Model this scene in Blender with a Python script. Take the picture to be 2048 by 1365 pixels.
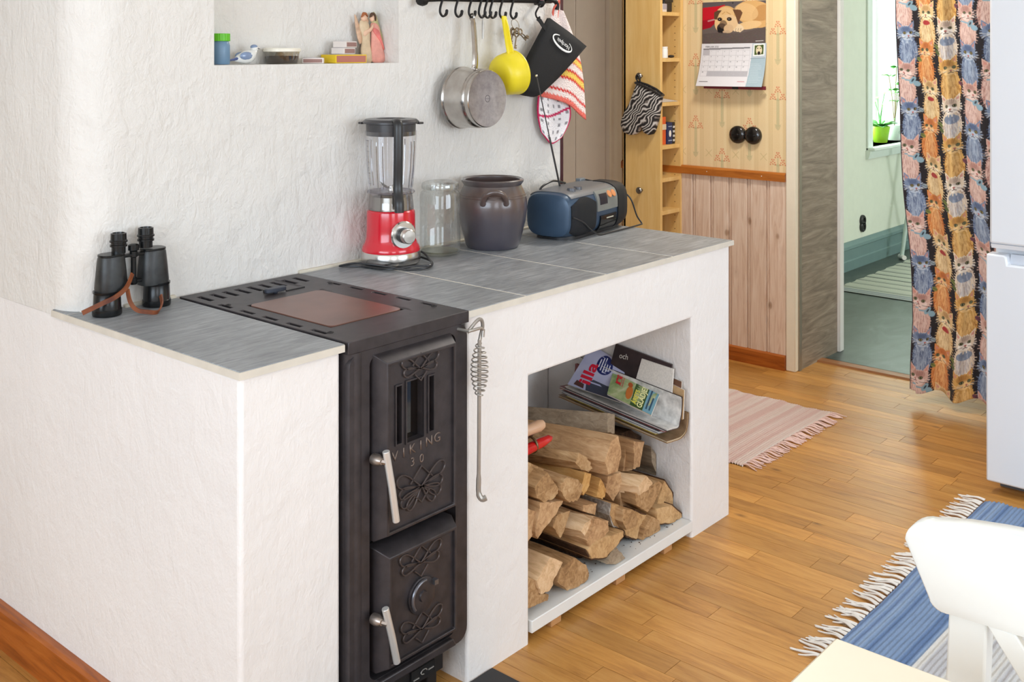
import bpy, bmesh, math, random
import numpy as np
from mathutils import Vector, Matrix, Euler

for o in list(bpy.data.objects): bpy.data.objects.remove(o)
SC = bpy.context.scene
COL = SC.collection
PI = math.pi
rnd = random.Random(7)

# ------------------------------------------------------------------ camera
cam = bpy.data.cameras.new('camera'); cam_o = bpy.data.objects.new('camera', cam); COL.objects.link(cam_o)
cam.sensor_width = 36.0; cam.lens = 2153.6/2048*36.0
cam.shift_y = -(682.5-97.66)/2048
cam.clip_start = .02
cam_o.location = (-1.151, -1.653, 1.42)
cam_o.rotation_euler = (PI/2, 0, 0.714848-PI/2)
SC.camera = cam_o

# ------------------------------------------------------------------ world, daylight, exposure
w = bpy.data.worlds.new('sky'); SC.world = w; w.use_nodes = True
bg = w.node_tree.nodes['Background']; bg.inputs[0].default_value = (.78, .88, 1, 1); bg.inputs[1].default_value = 1.6
vs = SC.view_settings
vs.view_transform = 'Standard'; vs.look = 'None'; vs.gamma = 1; vs.use_curve_mapping = False
vs.exposure = .06
def area(name, loc, rot, sx, sy, power, color):
    l = bpy.data.lights.new(name, 'AREA'); l.shape = 'RECTANGLE'; l.size = sx; l.size_y = sy
    l.energy = power; l.color = color
    o = bpy.data.objects.new(name, l); COL.objects.link(o); o.location = loc; o.rotation_euler = rot
    return o
# daylight standing in three added, unseen kitchen windows (see wall_left, wall_front) and the far room's window
area('daylight_unseen_left_window', (-2.98, -1.05, 1.5), (0, -PI/2, 0), 1.3, 2.9, 67, (.75, .875, 1))
area('daylight_unseen_front_window', (1.1, -3.58, 1.5), (PI/2, 0, 0), 2.0, 1.3, 50, (.78, .89, 1))
area('daylight_unseen_corner_window', (-1.7, -3.58, 1.5), (PI/2, 0, 0), 1.3, 1.3, 22, (.90, .93, 1))
area('daylight_far_window', (6.45, 1.52, 1.45), (-PI/2, 0, 0), 1.1, 1.3, 85, (1, 1, .98))
area('daylight_added_far_window', (5.6, -2.38, 1.5), (PI/2, 0, 0), 1.4, 1.2, 42, (1, 1, .98))  # second far window is added to light the mint wall directly

# ------------------------------------------------------------------ helpers
def L(r, g, b, a=1):
    def c(x):
        x /= 255.0
        return x/12.92 if x <= .04045 else ((x+.055)/1.055)**2.4
    return (c(r), c(g), c(b), a)

class MB:
    def __init__(s): s.v = []; s.f = []
    def add(s, v, f, M=None):
        n = len(s.v)
        s.v += [tuple(M @ Vector(p)) for p in v] if M is not None else [tuple(p) for p in v]
        s.f += [tuple(i+n for i in q) for q in f]; return s
    def box(s, x0, x1, y0, y1, z0, z1, M=None):
        v = [(x0,y0,z0),(x1,y0,z0),(x1,y1,z0),(x0,y1,z0),(x0,y0,z1),(x1,y0,z1),(x1,y1,z1),(x0,y1,z1)]
        return s.add(v, [(0,3,2,1),(4,5,6,7),(0,1,5,4),(1,2,6,5),(2,3,7,6),(3,0,4,7)], M)
    def prism(s, poly, a0, a1, axis='z', M=None):
        # poly of (p,q): axis z -> (x,y), axis y -> (x,z), axis x -> (y,z)
        n = len(poly)
        def pt(p, a): return {'z':(p[0],p[1],a),'y':(p[0],a,p[1]),'x':(a,p[0],p[1])}[axis]
        v = [pt(p,a0) for p in poly]+[pt(p,a1) for p in poly]
        f = [tuple(range(n-1,-1,-1)), tuple(range(n,2*n))]+[(i,(i+1)%n,(i+1)%n+n,i+n) for i in range(n)]
        return s.add(v, f, M)
    def tube(s, pts, r, n=8, closed=False, M=None, flat=1.0, up=None):
        P = [Vector(p) for p in pts]; m = len(P); R = r if hasattr(r,'__len__') else [r]*m
        T = []
        for i in range(m):
            a = P[(i-1)%m] if (closed or i > 0) else P[0]; b = P[(i+1)%m] if (closed or i < m-1) else P[-1]
            t = b-a
            T.append(t.normalized() if t.length > 1e-9 else Vector((0,0,1)))
        ref = Vector(up) if up else (Vector((0,0,1)) if abs(T[0].z) < .9 else Vector((1,0,0)))
        N = (ref-T[0]*ref.dot(T[0])).normalized(); v = []
        for i in range(m):
            N = N-T[i]*N.dot(T[i])
            N = N.normalized() if N.length > 1e-6 else T[i].orthogonal().normalized()
            B = T[i].cross(N)
            for k in range(n):
                a = 2*PI*k/n; v.append(P[i]+N*(math.cos(a)*R[i]*flat)+B*(math.sin(a)*R[i]))
        f = []
        for i in range(m if closed else m-1):
            j = (i+1)%m
            for k in range(n): f.append((i*n+k, i*n+(k+1)%n, j*n+(k+1)%n, j*n+k))
        if not closed: f += [tuple(range(n-1,-1,-1)), tuple((m-1)*n+k for k in range(n))]
        return s.add(v, f, M)
    def lathe(s, prof, n=32, c=(0,0,0), M=None, cap0=True, cap1=True, a0=0, a1=2*PI):
        full = abs(a1-a0-2*PI) < 1e-6; v = []; m = n if full else n+1
        for (r,z) in prof:
            for k in range(m):
                a = a0+(a1-a0)*k/n; v.append((c[0]+r*math.cos(a), c[1]+r*math.sin(a), c[2]+z))
        f = []
        for i in range(len(prof)-1):
            for k in range(n):
                k2 = (k+1)%m; f.append((i*m+k, i*m+k2, (i+1)*m+k2, (i+1)*m+k))
        if cap0 and full and prof[0][0] > 1e-5: f.append(tuple(range(m-1,-1,-1)))
        if cap1 and full and prof[-1][0] > 1e-5: f.append(tuple((len(prof)-1)*m+k for k in range(m)))
        return s.add(v, f, M)
    def sphere(s, c, r, nu=16, nv=10, M=None):
        rx,ry,rz = r if hasattr(r,'__len__') else (r,r,r); v = [(c[0],c[1],c[2]-rz)]; f = []
        for i in range(1,nv):
            a = PI*i/nv-PI/2
            for k in range(nu):
                b = 2*PI*k/nu; v.append((c[0]+rx*math.cos(a)*math.cos(b), c[1]+ry*math.cos(a)*math.sin(b), c[2]+rz*math.sin(a)))
        v.append((c[0],c[1],c[2]+rz)); t = len(v)-1
        for k in range(nu):
            k2 = (k+1)%nu; f.append((0,1+k2,1+k)); f.append((t, t-nu+k, t-nu+k2))
            for i in range(nv-2): f.append((1+i*nu+k,1+i*nu+k2,1+(i+1)*nu+k2,1+(i+1)*nu+k))
        return s.add(v, f, M)
    def grid(s, P, M=None, wrap=False):
        h,w_ = len(P), len(P[0]); v = [p for row in P for p in row]; f = []
        for i in range(h-1):
            for j in range(w_ if wrap else w_-1):
                j2 = (j+1)%w_; f.append((i*w_+j, i*w_+j2, (i+1)*w_+j2, (i+1)*w_+j))
        return s.add(v, f, M)
    def loft(s, rings, M=None, caps=True):
        n = len(rings[0]); v = [p for r in rings for p in r]; f = []
        for i in range(len(rings)-1):
            for k in range(n): f.append((i*n+k, i*n+(k+1)%n, (i+1)*n+(k+1)%n, (i+1)*n+k))
        if caps: f += [tuple(range(n-1,-1,-1)), tuple((len(rings)-1)*n+k for k in range(n))]
        return s.add(v, f, M)
    def plate(s, u0, u1, w0, w1, a0, a1, holes, axis='z', M=None, extra=([],[])):
        # slab with axis-aligned rectangular holes; (u,w) as in prism
        us = sorted(set([u0,u1]+[h[0] for h in holes]+[h[1] for h in holes]+extra[0]))
        ws = sorted(set([w0,w1]+[h[2] for h in holes]+[h[3] for h in holes]+extra[1]))
        def solid(i,j):
            if i < 0 or j < 0 or i >= len(us)-1 or j >= len(ws)-1: return False
            cu,cw = (us[i]+us[i+1])/2,(ws[j]+ws[j+1])/2
            return not any(h[0]<cu<h[1] and h[2]<cw<h[3] for h in holes)
        def pt(p,q,a): return {'z':(p,q,a),'y':(p,a,q),'x':(a,p,q)}[axis]
        idx = {}; v = []; f = []
        def V(i,j,k):
            if (i,j,k) not in idx: idx[(i,j,k)] = len(v); v.append(pt(us[i],ws[j],(a0,a1)[k]))
            return idx[(i,j,k)]
        for i in range(len(us)-1):
            for j in range(len(ws)-1):
                if not solid(i,j): continue
                f.append((V(i,j,1),V(i+1,j,1),V(i+1,j+1,1),V(i,j+1,1))); f.append((V(i,j,0),V(i,j+1,0),V(i+1,j+1,0),V(i+1,j,0)))
                if not solid(i-1,j): f.append((V(i,j,0),V(i,j,1),V(i,j+1,1),V(i,j+1,0)))
                if not solid(i+1,j): f.append((V(i+1,j,0),V(i+1,j+1,0),V(i+1,j+1,1),V(i+1,j,1)))
                if not solid(i,j-1): f.append((V(i,j,0),V(i+1,j,0),V(i+1,j,1),V(i,j,1)))
                if not solid(i,j+1): f.append((V(i,j+1,0),V(i,j+1,1),V(i+1,j+1,1),V(i+1,j+1,0)))
        return s.add(v, f, M)

def fixn(me):
    bm = bmesh.new(); bm.from_mesh(me); bmesh.ops.recalc_face_normals(bm, faces=bm.faces); bm.to_mesh(me); bm.free()

def mesh(name, mb, mat, smooth=38, normals=True):
    me = bpy.data.meshes.new(name); me.from_pydata([tuple(p) for p in mb.v], [], mb.f); me.update()
    if normals: fixn(me)
    if smooth:
        me.polygons.foreach_set('use_smooth', [True]*len(me.polygons)); me.set_sharp_from_angle(angle=math.radians(smooth))
    if mat: me.materials.append(mat)
    return me

def put(name, me, parent=None, world=True, bevel=0, seg=2, sub=0):
    o = bpy.data.objects.new(name, me); COL.objects.link(o)
    if parent is not None:
        o.parent = parent
        if world and parent.parent is None and parent.type == 'EMPTY': o.matrix_parent_inverse = parent.matrix_basis.inverted()
    if bevel:
        b = o.modifiers.new('bevel','BEVEL'); b.width = bevel; b.segments = seg; b.limit_method = 'ANGLE'; b.angle_limit = math.radians(40)
    if sub:
        b = o.modifiers.new('sub','SUBSURF'); b.levels = sub; b.render_levels = sub
    return o

def obj(name, mb, mat, parent=None, world=True, bevel=0, seg=2, smooth=38, sub=0, label=None):
    o = put(name, mesh(name, mb, mat, smooth), parent, world, bevel, seg, sub)
    if label: o['label'] = label
    return o

def tag(o, label, cat, group=None):
    o['label'] = label; o['category'] = cat
    if group: o['group'] = group
    return o

def thing(name, label, cat, loc=(0,0,0), rotz=0, group=None):
    o = bpy.data.objects.new(name, None); COL.objects.link(o); o.empty_display_size = .05
    o.location = loc; o.rotation_euler = (0,0,rotz)
    o.matrix_basis = Matrix.Translation(loc) @ Matrix.Rotation(rotz,4,'Z')
    return tag(o, label, cat, group)

def struct(name, mb, mat, **k):
    o = obj(name, mb, mat, **k); o['kind'] = 'structure'; return o

def textmesh(s, size, align='CENTER', spacing=1.0, bold=0):
    cu = bpy.data.curves.new('t','FONT'); cu.body = s; cu.size = size; cu.align_x = align; cu.align_y = 'CENTER'; cu.space_character = spacing
    cu.resolution_u = 3; cu.offset = bold
    o = bpy.data.objects.new('t', cu); COL.objects.link(o)
    me = bpy.data.meshes.new_from_object(o)
    v = [tuple(p.co) for p in me.vertices]; f = [tuple(p.vertices) for p in me.polygons]
    bpy.data.objects.remove(o); bpy.data.curves.remove(cu); bpy.data.meshes.remove(me)
    return v, f

def rr(w_, h_, r, n=5, cx=0, cy=0):
    # rounded rectangle outline
    out = []
    for (sx,sy,a) in ((1,1,0),(-1,1,PI/2),(-1,-1,PI),(1,-1,1.5*PI)):
        for k in range(n+1):
            t = a+PI/2*k/n; out.append((cx+sx*(w_/2-r)+r*math.cos(t), cy+sy*(h_/2-r)+r*math.sin(t)))
    return out

def spline(pts, n=8, closed=False):
    P = [Vector(p) for p in pts]; m = len(P); out = []
    rng = range(m if closed else m-1)
    for i in rng:
        g = lambda k: P[k%m] if closed else P[max(0,min(m-1,k))]
        a,b,c,d = g(i-1),g(i),g(i+1),g(i+2)
        for k in range(n):
            t = k/n; out.append(.5*((2*b)+(c-a)*t+(2*a-5*b+4*c-d)*t*t+(3*b-a-3*c+d)*t**3))
    if not closed: out.append(P[-1])
    return out

# ------------------------------------------------------------------ materials
class N:
    def __init__(s, name):
        s.m = bpy.data.materials.new(name); s.m.use_nodes = True; s.t = s.m.node_tree
        s.b = s.t.nodes['Principled BSDF']; s.out = s.t.nodes['Material Output']
    def n(s, typ, **k):
        x = s.t.nodes.new('ShaderNode'+typ)
        for a,v in k.items(): setattr(x, a, v)
        return x
    def l(s, a, b): s.t.links.new(a, b)
    def set(s, **k):
        for a,v in k.items():
            s.b.inputs[a.replace('_',' ')].default_value = v
        return s
    def coords(s, scale=(1,1,1), kind='Object', rot=(0,0,0)):
        if kind == 'World': src = s.n('NewGeometry').outputs['Position']
        else: src = s.n('TexCoord').outputs[kind]
        mp = s.n('Mapping'); mp.inputs['Scale'].default_value = scale; mp.inputs['Rotation'].default_value = rot; s.l(src, mp.inputs['Vector'])
        return mp.outputs['Vector']
    def noise(s, vec, scale, detail=3, rough=.55, dist=0):
        x = s.n('TexNoise'); x.inputs['Scale'].default_value = scale; x.inputs['Detail'].default_value = detail
        x.inputs['Roughness'].default_value = rough; x.inputs['Distortion'].default_value = dist
        if vec is not None: s.l(vec, x.inputs['Vector'])
        return x.outputs[0]
    def ramp(s, fac, stops):
        x = s.n('ValToRGB'); e = x.color_ramp.elements
        while len(e) < len(stops): e.new(.5)
        for q,(p,c) in zip(e, stops): q.position = p; q.color = c
        s.l(fac, x.inputs[0]); return x.outputs[0]
    def math(s, op, a, b=None, c=None):
        x = s.n('Math', operation=op)
        for i,q in enumerate((a,b,c)):
            if q is None: continue
            if isinstance(q,(int,float)): x.inputs[i].default_value = q
            else: s.l(q, x.inputs[i])
        return x.outputs[0]
    def mix(s, fac, a, b, blend='MIX'):
        x = s.n('MixRGB', blend_type=blend)
        for i,q in enumerate((fac,a,b)):
            if isinstance(q,(int,float)): x.inputs[i].default_value = q
            elif isinstance(q,tuple): x.inputs[i].default_value = q
            else: s.l(q, x.inputs[i])
        return x.outputs[0]
    def bump(s, h, strength=.3, dist=.002):
        x = s.n('Bump'); x.inputs['Strength'].default_value = strength; x.inputs['Distance'].default_value = dist
        s.l(h, x.inputs['Height']); s.l(x.outputs[0], s.b.inputs['Normal']); return x
    def col(s, c): s.l(c, s.b.inputs['Base Color']); return s

def plain(name, c, rough=.5, metal=0, var=.06, vs_=18, bump=0, bs=120, coat=0, spec=None, kind='Object'):
    m = N(name); m.set(Roughness=rough, Metallic=metal)
    if coat: m.set(Coat_Weight=coat, Coat_Roughness=.08)
    if spec is not None: m.set(Specular_IOR_Level=spec)
    vec = m.coords(kind=kind)
    n1 = m.noise(vec, vs_, 3)
    lo = tuple(x*(1-var) for x in c[:3])+(1,); hi = tuple(min(1,x*(1+var)) for x in c[:3])+(1,)
    m.col(m.ramp(n1, [(.3,lo),(.7,hi)]))
    if bump: m.bump(m.noise(vec, bs, 4), bump, .002)
    return m.m

def plaster(name, c, strength=.5, scale=1.0):
    m = N(name); m.set(Roughness=.78, Specular_IOR_Level=.25)
    p = m.coords(kind='World')
    st = m.noise(m.coords((1,1,.45),'World',(.3,.5,.2)), 42*scale, 5, .6, 1.2)
    lumps = m.noise(p, 16*scale, 3, .5, .6)
    fine = m.noise(p, 160*scale, 2, .5)
    h = m.math('ADD', m.math('MULTIPLY', st, .8), m.math('ADD', m.math('MULTIPLY', lumps, 1.3), m.math('MULTIPLY', fine, .22)))
    m.bump(h, strength, .012)
    big = m.noise(p, 2.2, 3)
    lo = tuple(x*.955 for x in c[:3])+(1,)
    m.col(m.ramp(big, [(.35,lo),(.65,c)]))
    return m.m

def glassy(name, tint=(1,1,1,1), refl=.12, rough=.02, blend=.25):
    m = N(name); m.t.nodes.remove(m.b)
    tr = m.n('BsdfTransparent'); tr.inputs[0].default_value = tint
    gl = m.n('BsdfGlossy'); gl.inputs['Roughness'].default_value = rough
    lw = m.n('LayerWeight'); lw.inputs[0].default_value = blend
    f = m.math('MULTIPLY_ADD', lw.outputs['Facing'], .55, refl*.5)
    mx = m.n('MixShader'); m.l(f, mx.inputs[0]); m.l(tr.outputs[0], mx.inputs[1]); m.l(gl.outputs[0], mx.inputs[2])
    m.l(mx.outputs[0], m.out.inputs[0]); return m.m

def vcol(name, rough=.7, weave=0, bump=0, sheen=0):
    m = N(name); m.set(Roughness=rough, Specular_IOR_Level=.25)
    a = m.n('VertexColor', layer_name='Col')
    n1 = m.noise(m.coords(kind='World'), 260, 2)
    m.col(m.mix(.12, a.outputs[0], m.mix(n1, (.0,.0,.0,1), (1,1,1,1)), 'OVERLAY'))
    if bump: m.bump(n1, bump, .002)
    if sheen: m.set(Sheen_Weight=sheen)
    return m.m

WHITE_PLASTER = plaster('white_plaster', L(228,224,218), .52, .8)
BENCH_PLASTER = plaster('bench_plaster', L(239,235,232), .24, 1.1)
WHITE_PAINT = plain('white_paint', L(236,236,233), .4, var=.02)
CEIL = plain('ceiling_paint', L(238,238,236), .8, var=.02)
CREAM_PAINT = plain('cream_paint', L(236,226,205), .45, var=.02)

def wood(name, dark, mid, light, scale=(1,1,1), stretch=(14,1.2,14), rough=.45, knots=False, objrand=True, coat=0, bump=.12, kind='World'):
    m = N(name); m.set(Roughness=rough)
    if coat: m.set(Coat_Weight=coat, Coat_Roughness=.2)
    base = m.n('NewGeometry').outputs['Position'] if kind == 'World' else m.n('TexCoord').outputs['Object']
    if objrand:
        oi = m.n('ObjectInfo'); off = m.n('CombineXYZ')
        for i,k in enumerate((37.0,91.0,53.0)): m.l(m.math('MULTIPLY', oi.outputs['Random'], k), off.inputs[i])
        va = m.n('VectorMath', operation='ADD'); m.l(base, va.inputs[0]); m.l(off.outputs[0], va.inputs[1]); base = va.outputs[0]
    mp = m.n('Mapping'); mp.inputs['Scale'].default_value = stretch; m.l(base, mp.inputs[0])
    g = m.noise(mp.outputs[0], 2.2, 5, .6, 1.6)
    fine = m.noise(mp.outputs[0], 14, 3, .6, .4)
    f = m.math('ADD', m.math('MULTIPLY', g, .75), m.math('MULTIPLY', fine, .25))
    c = m.ramp(f, [(.32,dark),(.52,mid),(.72,light)])
    if knots:
        vo = m.n('TexVoronoi'); vo.inputs['Scale'].default_value = knots; m.l(base, vo.inputs['Vector'])
        k = m.ramp(vo.outputs['Distance'], [(.0,(1,1,1,1)),(.1,(.5,.5,.5,1)),(.16,(0,0,0,1))])
        c = m.mix(k, c, tuple(x*.45 for x in dark[:3])+(1,))
    if objrand:
        oi2 = m.n('ObjectInfo'); hs = m.n('HueSaturation')
        m.l(m.math('MULTIPLY_ADD', oi2.outputs['Random'], .42, .76), hs.inputs['Value']); m.l(c, hs.inputs['Color']); c = hs.outputs[0]
    m.col(c)
    if bump: m.bump(f, bump, .001)
    return m.m
# ================================================================== setting
# ---- floor
m = N('oak_parquet'); m.set(Roughness=.42, Coat_Weight=.12, Coat_Roughness=.3)
geo = m.n('NewGeometry'); oi = m.n('ObjectInfo')
r_ = m.math('FRACT', m.math('ADD', geo.outputs['Random Per Island'], m.math('MULTIPLY', oi.outputs['Random'], 7.31)))
off = m.n('CombineXYZ')
for i,k in enumerate((37.0,91.0,53.0)): m.l(m.math('MULTIPLY', r_, k), off.inputs[i])
va = m.n('VectorMath', operation='ADD'); m.l(geo.outputs['Position'], va.inputs[0]); m.l(off.outputs[0], va.inputs[1])
mp = m.n('Mapping'); mp.inputs['Scale'].default_value = (16,1.6,16); m.l(va.outputs[0], mp.inputs[0])
g1 = m.noise(mp.outputs[0], 1.6, 5, .6, 1.4); g2 = m.noise(mp.outputs[0], 12, 3, .6, .3)
f_ = m.math('ADD', m.math('MULTIPLY', g1, .7), m.math('MULTIPLY', g2, .3))
c = m.ramp(f_, [(.28,L(152,98,40)),(.5,L(192,136,66)),(.75,L(210,158,88))])
vo = m.n('TexVoronoi'); vo.inputs['Scale'].default_value = 4.2; mv = m.n('Mapping'); mv.inputs['Scale'].default_value = (1.6,.8,1.6); m.l(va.outputs[0], mv.inputs[0]); m.l(mv.outputs[0], vo.inputs['Vector'])
c = m.mix(m.ramp(vo.outputs['Distance'], [(0,(.8,.8,.8,1)),(.05,(.3,.3,.3,1)),(.09,(0,0,0,1))]), c, L(92,52,20))
hs = m.n('HueSaturation'); m.l(m.math('MULTIPLY_ADD', r_, .34, .80), hs.inputs['Value']); m.l(c, hs.inputs['Color']); m.col(hs.outputs[0])
m.bump(f_, .06, .001)
PARQUET = m.m
SUBFLOOR = plain('floor_joint', L(92,58,26), .6)
floor = struct('floor', MB().box(-3.1,3.47,-3.7,2.4,-.06,-.002), SUBFLOOR)
W = .0685; J = .0006
cand = []
x = -3.05; row = 0
while x < 3.46:
    y = -3.65-rnd.random()*.5
    while y < 2.35:
        ln = rnd.choice((.30,.38,.46,.54,.62)); cand.append((x, y, ln)); y += ln
    x += W; row += 1
CF = Vector((math.cos(.714848), math.sin(.714848))); CR = Vector((CF.y,-CF.x))
def inview(x, y):
    q = Vector((x+1.151, y+1.653)); d = q.dot(CF)
    if d < .4: return 0
    px = 1024+2153.6*q.dot(CR)/d; py = 97.66+2153.6*1.42/d
    if not (-40 < px < 2090 and py < 1400): return 0
    if 0 < x+W/2 < 1.75 and .03 < y < .7: return 0
    if 0 < x and y > .95: return 0
    return 1/d
cand2 = sorted(cand, key=lambda c_: -inview(c_[0]+W/2, c_[1]+c_[2]/2))
pm = {}
rest = MB()
for i,(x,y,ln) in enumerate(cand2):
    if i < 300 and inview(x+W/2, y+ln/2) > 0:
        if ln not in pm:
            pm[ln] = mesh('plank', MB().box(J,W-J,J,ln-J,-.014,0), PARQUET)
        o = put('plank', pm[ln], floor); o.location = (x,y,0)
    else: rest.box(x+J, x+W-J, y+J, y+ln-J, -.014, 0)
o = obj('plank_field', rest, PARQUET, floor); o['kind'] = 'stuff'

# ---- kitchen shell
WT = 2.45
struct('ceiling', MB().box(-3.1,3.7,-3.7,2.4,WT,WT+.1), CEIL)
WALLP = plain('wall_paint', L(226,220,208), .8, var=.03)
struct('wall_left', MB().plate(-3.7,2.4,0,WT,-3.12,-3.0,[(-2.5,.4,.85,2.15)],'x'), WALLP)
struct('wall_front', MB().plate(-3.1,3.7,0,WT,-3.72,-3.6,[(.1,2.1,.85,2.15),(-2.35,-1.05,.85,2.15)],'y'), WALLP)
struct('wall_back', MB().box(-3.1,3.25,2.3,2.4,0,WT), WALLP)
def window(n, axis, a, u0, u1, z0, z1, div):
    mb = MB(); t = .05; a0, a1 = a
    hs_ = []; wdt = (u1-u0-t*(div+1))/div
    for k in range(div): hs_.append((u0+t+k*(wdt+t), u0+t+k*(wdt+t)+wdt, z0+t, z1-t))
    mb.plate(u0, u1, z0, z1, a0, a1, hs_, axis)
    struct('window_%d' % n, mb, WHITE_PAINT)
window(1,'x',(-3.03,-2.99),-2.5,.4,.85,2.15,4)  # the three kitchen windows are unseen additions that let daylight in
window(2,'y',(-3.63,-3.59),.1,2.1,.85,2.15,3)
window(3,'y',(-3.63,-3.59),-2.35,-1.05,.85,2.15,2)

# ---- chimney breast with a niche and a rounded left corner
NX0,NX1,NZ0,NZ1,NY = .348,.957,1.380,1.80,.700
YW = .605
prof = [(0,2.3),(0,1.5),(0,1.0)]
R0 = .10
for k in range(13):
    a = PI+PI/2*k/12; prof.append((R0+R0*math.cos(a), YW+R0+R0*math.sin(a)))
prof += [(.25,YW),(NX0,YW)]
zs = [.822,1.1,NZ0,1.6,NZ1,2.1,WT]
mb = MB(); mb.grid([[(p[0],p[1],z) for p in prof] for z in zs])
mb.plate(NX0,1.700,0,WT,YW,NY,[(NX0,NX1,NZ0,NZ1)],'y')
mb.box(NX0-.03,NX1+.05,NY,NY+.05,NZ0-.03,NZ1+.03)
mb.add([(NX0,YW,NZ0),(NX0,YW,NZ1),(NX0,NY,NZ1),(NX0,NY,NZ0)],[(0,1,2,3)])
mb.box(.2,1.700,NY+.051,1.35,0,WT)
chim = struct('wall_chimney', mb, WHITE_PLASTER)
struct('wall_chimney_base', MB().box(.0004,.199,.701,2.3,0,.8215).box(.237,.41,.600,.70,0,.8215), BENCH_PLASTER)
struct('trim_1', MB().box(1.698,1.714,.604,.622,0,WT), plain('maroon_strip', L(66,26,32), .5))
# baseboard along the chimney side
SKIRT = wood('skirting_wood', L(128,60,14), L(172,92,30), L(190,110,44), stretch=(10,1,10), rough=.35, objrand=False)
struct('baseboard_left', MB().prism([(-.022,0),(0,0),(0,.095),(-.016,.095),(-.022,.089)],.0,2.3,'y'), SKIRT)

# ---- right hand wall (wallpaper over pine panelling), doorway at its end
XW = 3.243; YJ = .548
struct('wall_right', MB().box(XW,XW+.1,YJ-.04,2.3,0,WT).box(XW+.1,3.66,YJ-.04,2.3,0,WT), plain('wallpaper_ground', L(228,203,152), .8))
struct('wall_right_beyond_door', MB().box(XW,3.66,-3.7,-.55,0,WT).box(XW,3.66,-.55,YJ-.04,2.1,WT), plain('wallpaper_ground_2', L(228,203,152), .8))
panel = struct('wall_right_panelling', MB().box(XW-.004,XW,YJ,1.43,.06,.84), plain('panel_back', L(190,160,135), .7))
PINE = wood('whitewashed_pine', L(196,160,134), L(218,189,166), L(228,204,184), stretch=(9,9,.9), rough=.55, knots=0, bump=.06)
# knots grow as small dark ovals in the boards
m = N('pine_panel'); m.set(Roughness=.5)
gp = m.n('NewGeometry').outputs['Position']
mp = m.n('Mapping'); mp.inputs['Scale'].default_value = (16,16,1.3); m.l(gp, mp.inputs[0])
g1 = m.noise(mp.outputs[0], 2.5, 5, .6, 1.8)
c = m.ramp(g1, [(.3,L(205,172,148)),(.5,L(222,196,175)),(.7,L(231,210,192))])
mv = m.n('Mapping'); mv.inputs['Scale'].default_value = (1,1,.6); m.l(gp, mv.inputs[0])
vo = m.n('TexVoronoi'); vo.inputs['Scale'].default_value = 10.5; m.l(mv.outputs[0], vo.inputs['Vector'])
c = m.mix(m.ramp(vo.outputs['Distance'], [(0,(.9,.9,.9,1)),(.085,(.65,.65,.65,1)),(.13,(.12,.12,.12,1)),(.26,(0,0,0,1))]), c, L(150,112,82))
oi = m.n('ObjectInfo'); hs = m.n('HueSaturation'); m.l(m.math('MULTIPLY_ADD', oi.outputs['Random'], .10, .95), hs.inputs['Value']); m.l(c, hs.inputs['Color']); m.col(hs.outputs[0]); m.bump(g1, .05, .001); PINEP = m.m
bw = .0955
bm_ = MB().prism([(0,.0),(0,-.010),(.003,-.014),(bw-.020,-.014),(bw-.018,-.007),(bw-.014,-.007),(bw-.013,-.0125),(bw-.008,-.0125),(bw-.007,-.005),(bw-.0015,-.005),(bw-.0015,0)],.062,.836,'z')
bme = mesh('board', MB().add([(p[1],p[0],p[2]) for p in bm_.v], bm_.f), PINEP)
for k in range(9):
    o = put('board', bme, panel); o.location = (XW-.002, YJ+.001+k*bw, 0)
RAIL = wood('dado_rail_wood', L(140,72,20), L(178,104,38), L(196,124,56), stretch=(10,1,10), rough=.35, objrand=False)
dr = struct('trim_2', MB().prism([(XW-.028,.832),(XW,.832),(XW,.870),(XW-.018,.870),(XW-.028,.862)],YJ,1.425,'y'), RAIL)
for y in (.66,.94,1.2): obj('nail_head', MB().sphere((XW-.028,y,.85),.0022,8,6), WHITE_PAINT, dr)
struct('baseboard_right', MB().prism([(XW-.03,0),(XW,0),(XW,.066),(XW-.02,.066),(XW-.03,.06)],YJ,1.425,'y'), SKIRT)
# white door casing + laminate reveal + far casing
struct('trim_3', MB().box(XW-.018,XW+.02,YJ-.046,YJ+.0,0,2.12), CREAM_PAINT, bevel=.004)
m = N('grey_wood_laminate'); m.set(Roughness=.45)
p = m.coords((1.0,6,6.5),'World')
g1 = m.noise(p, 2.4, 5, .62, 2.6); g2 = m.noise(m.coords((3,30,60),'World'), 3, 4, .6, .6)
f_ = m.math('ADD', m.math('MULTIPLY', g1, .7), m.math('MULTIPLY', g2, .3))
m.col(m.ramp(f_, [(.3,L(98,86,74)),(.5,L(140,126,110)),(.7,L(172,158,140))]))
rev = struct('wall_reveal', MB().box(XW+.02,3.66,YJ-.046,YJ-.036,0,2.1), m.m)
obj('edge_strip', MB().box(XW+.012,XW+.034,YJ-.052,YJ-.046,0,2.1), plain('brushed_strip', L(150,142,128), .35, .6), rev)
struct('trim_4', MB().box(3.655,3.70,YJ-.06,YJ-.0,0,2.12), WHITE_PAINT, bevel=.004)
struct('trim_5', MB().prism([(3.44,0),(3.50,0),(3.495,.008),(3.445,.008)],-.55,YJ-.046,'y'), plain('threshold_wood', L(150,98,55), .45))
# door in shade behind the chimney
DOORP = plain('door_paint', L(216,204,190), .5, var=.02)
cs = MB().prism([(XW-.02,1.425),(XW,1.425),(XW,1.504),(XW-.014,1.504),(XW-.018,1.49),(XW-.012,1.48),(XW-.018,1.468),(XW-.022,1.45)],0,2.12,'z')
struct('trim_6', cs, plain('casing_paint', L(222,208,186), .45, var=.02))
d1 = struct('door_1', MB().box(XW-.012,XW,1.504,2.29,0,2.08), DOORP)
for k in range(4): obj('panel', MB().box(XW-.016,XW-.012,1.53+k*.19,1.53+k*.19+.185,.02,2.06), DOORP, d1, bevel=.0015)

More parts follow.
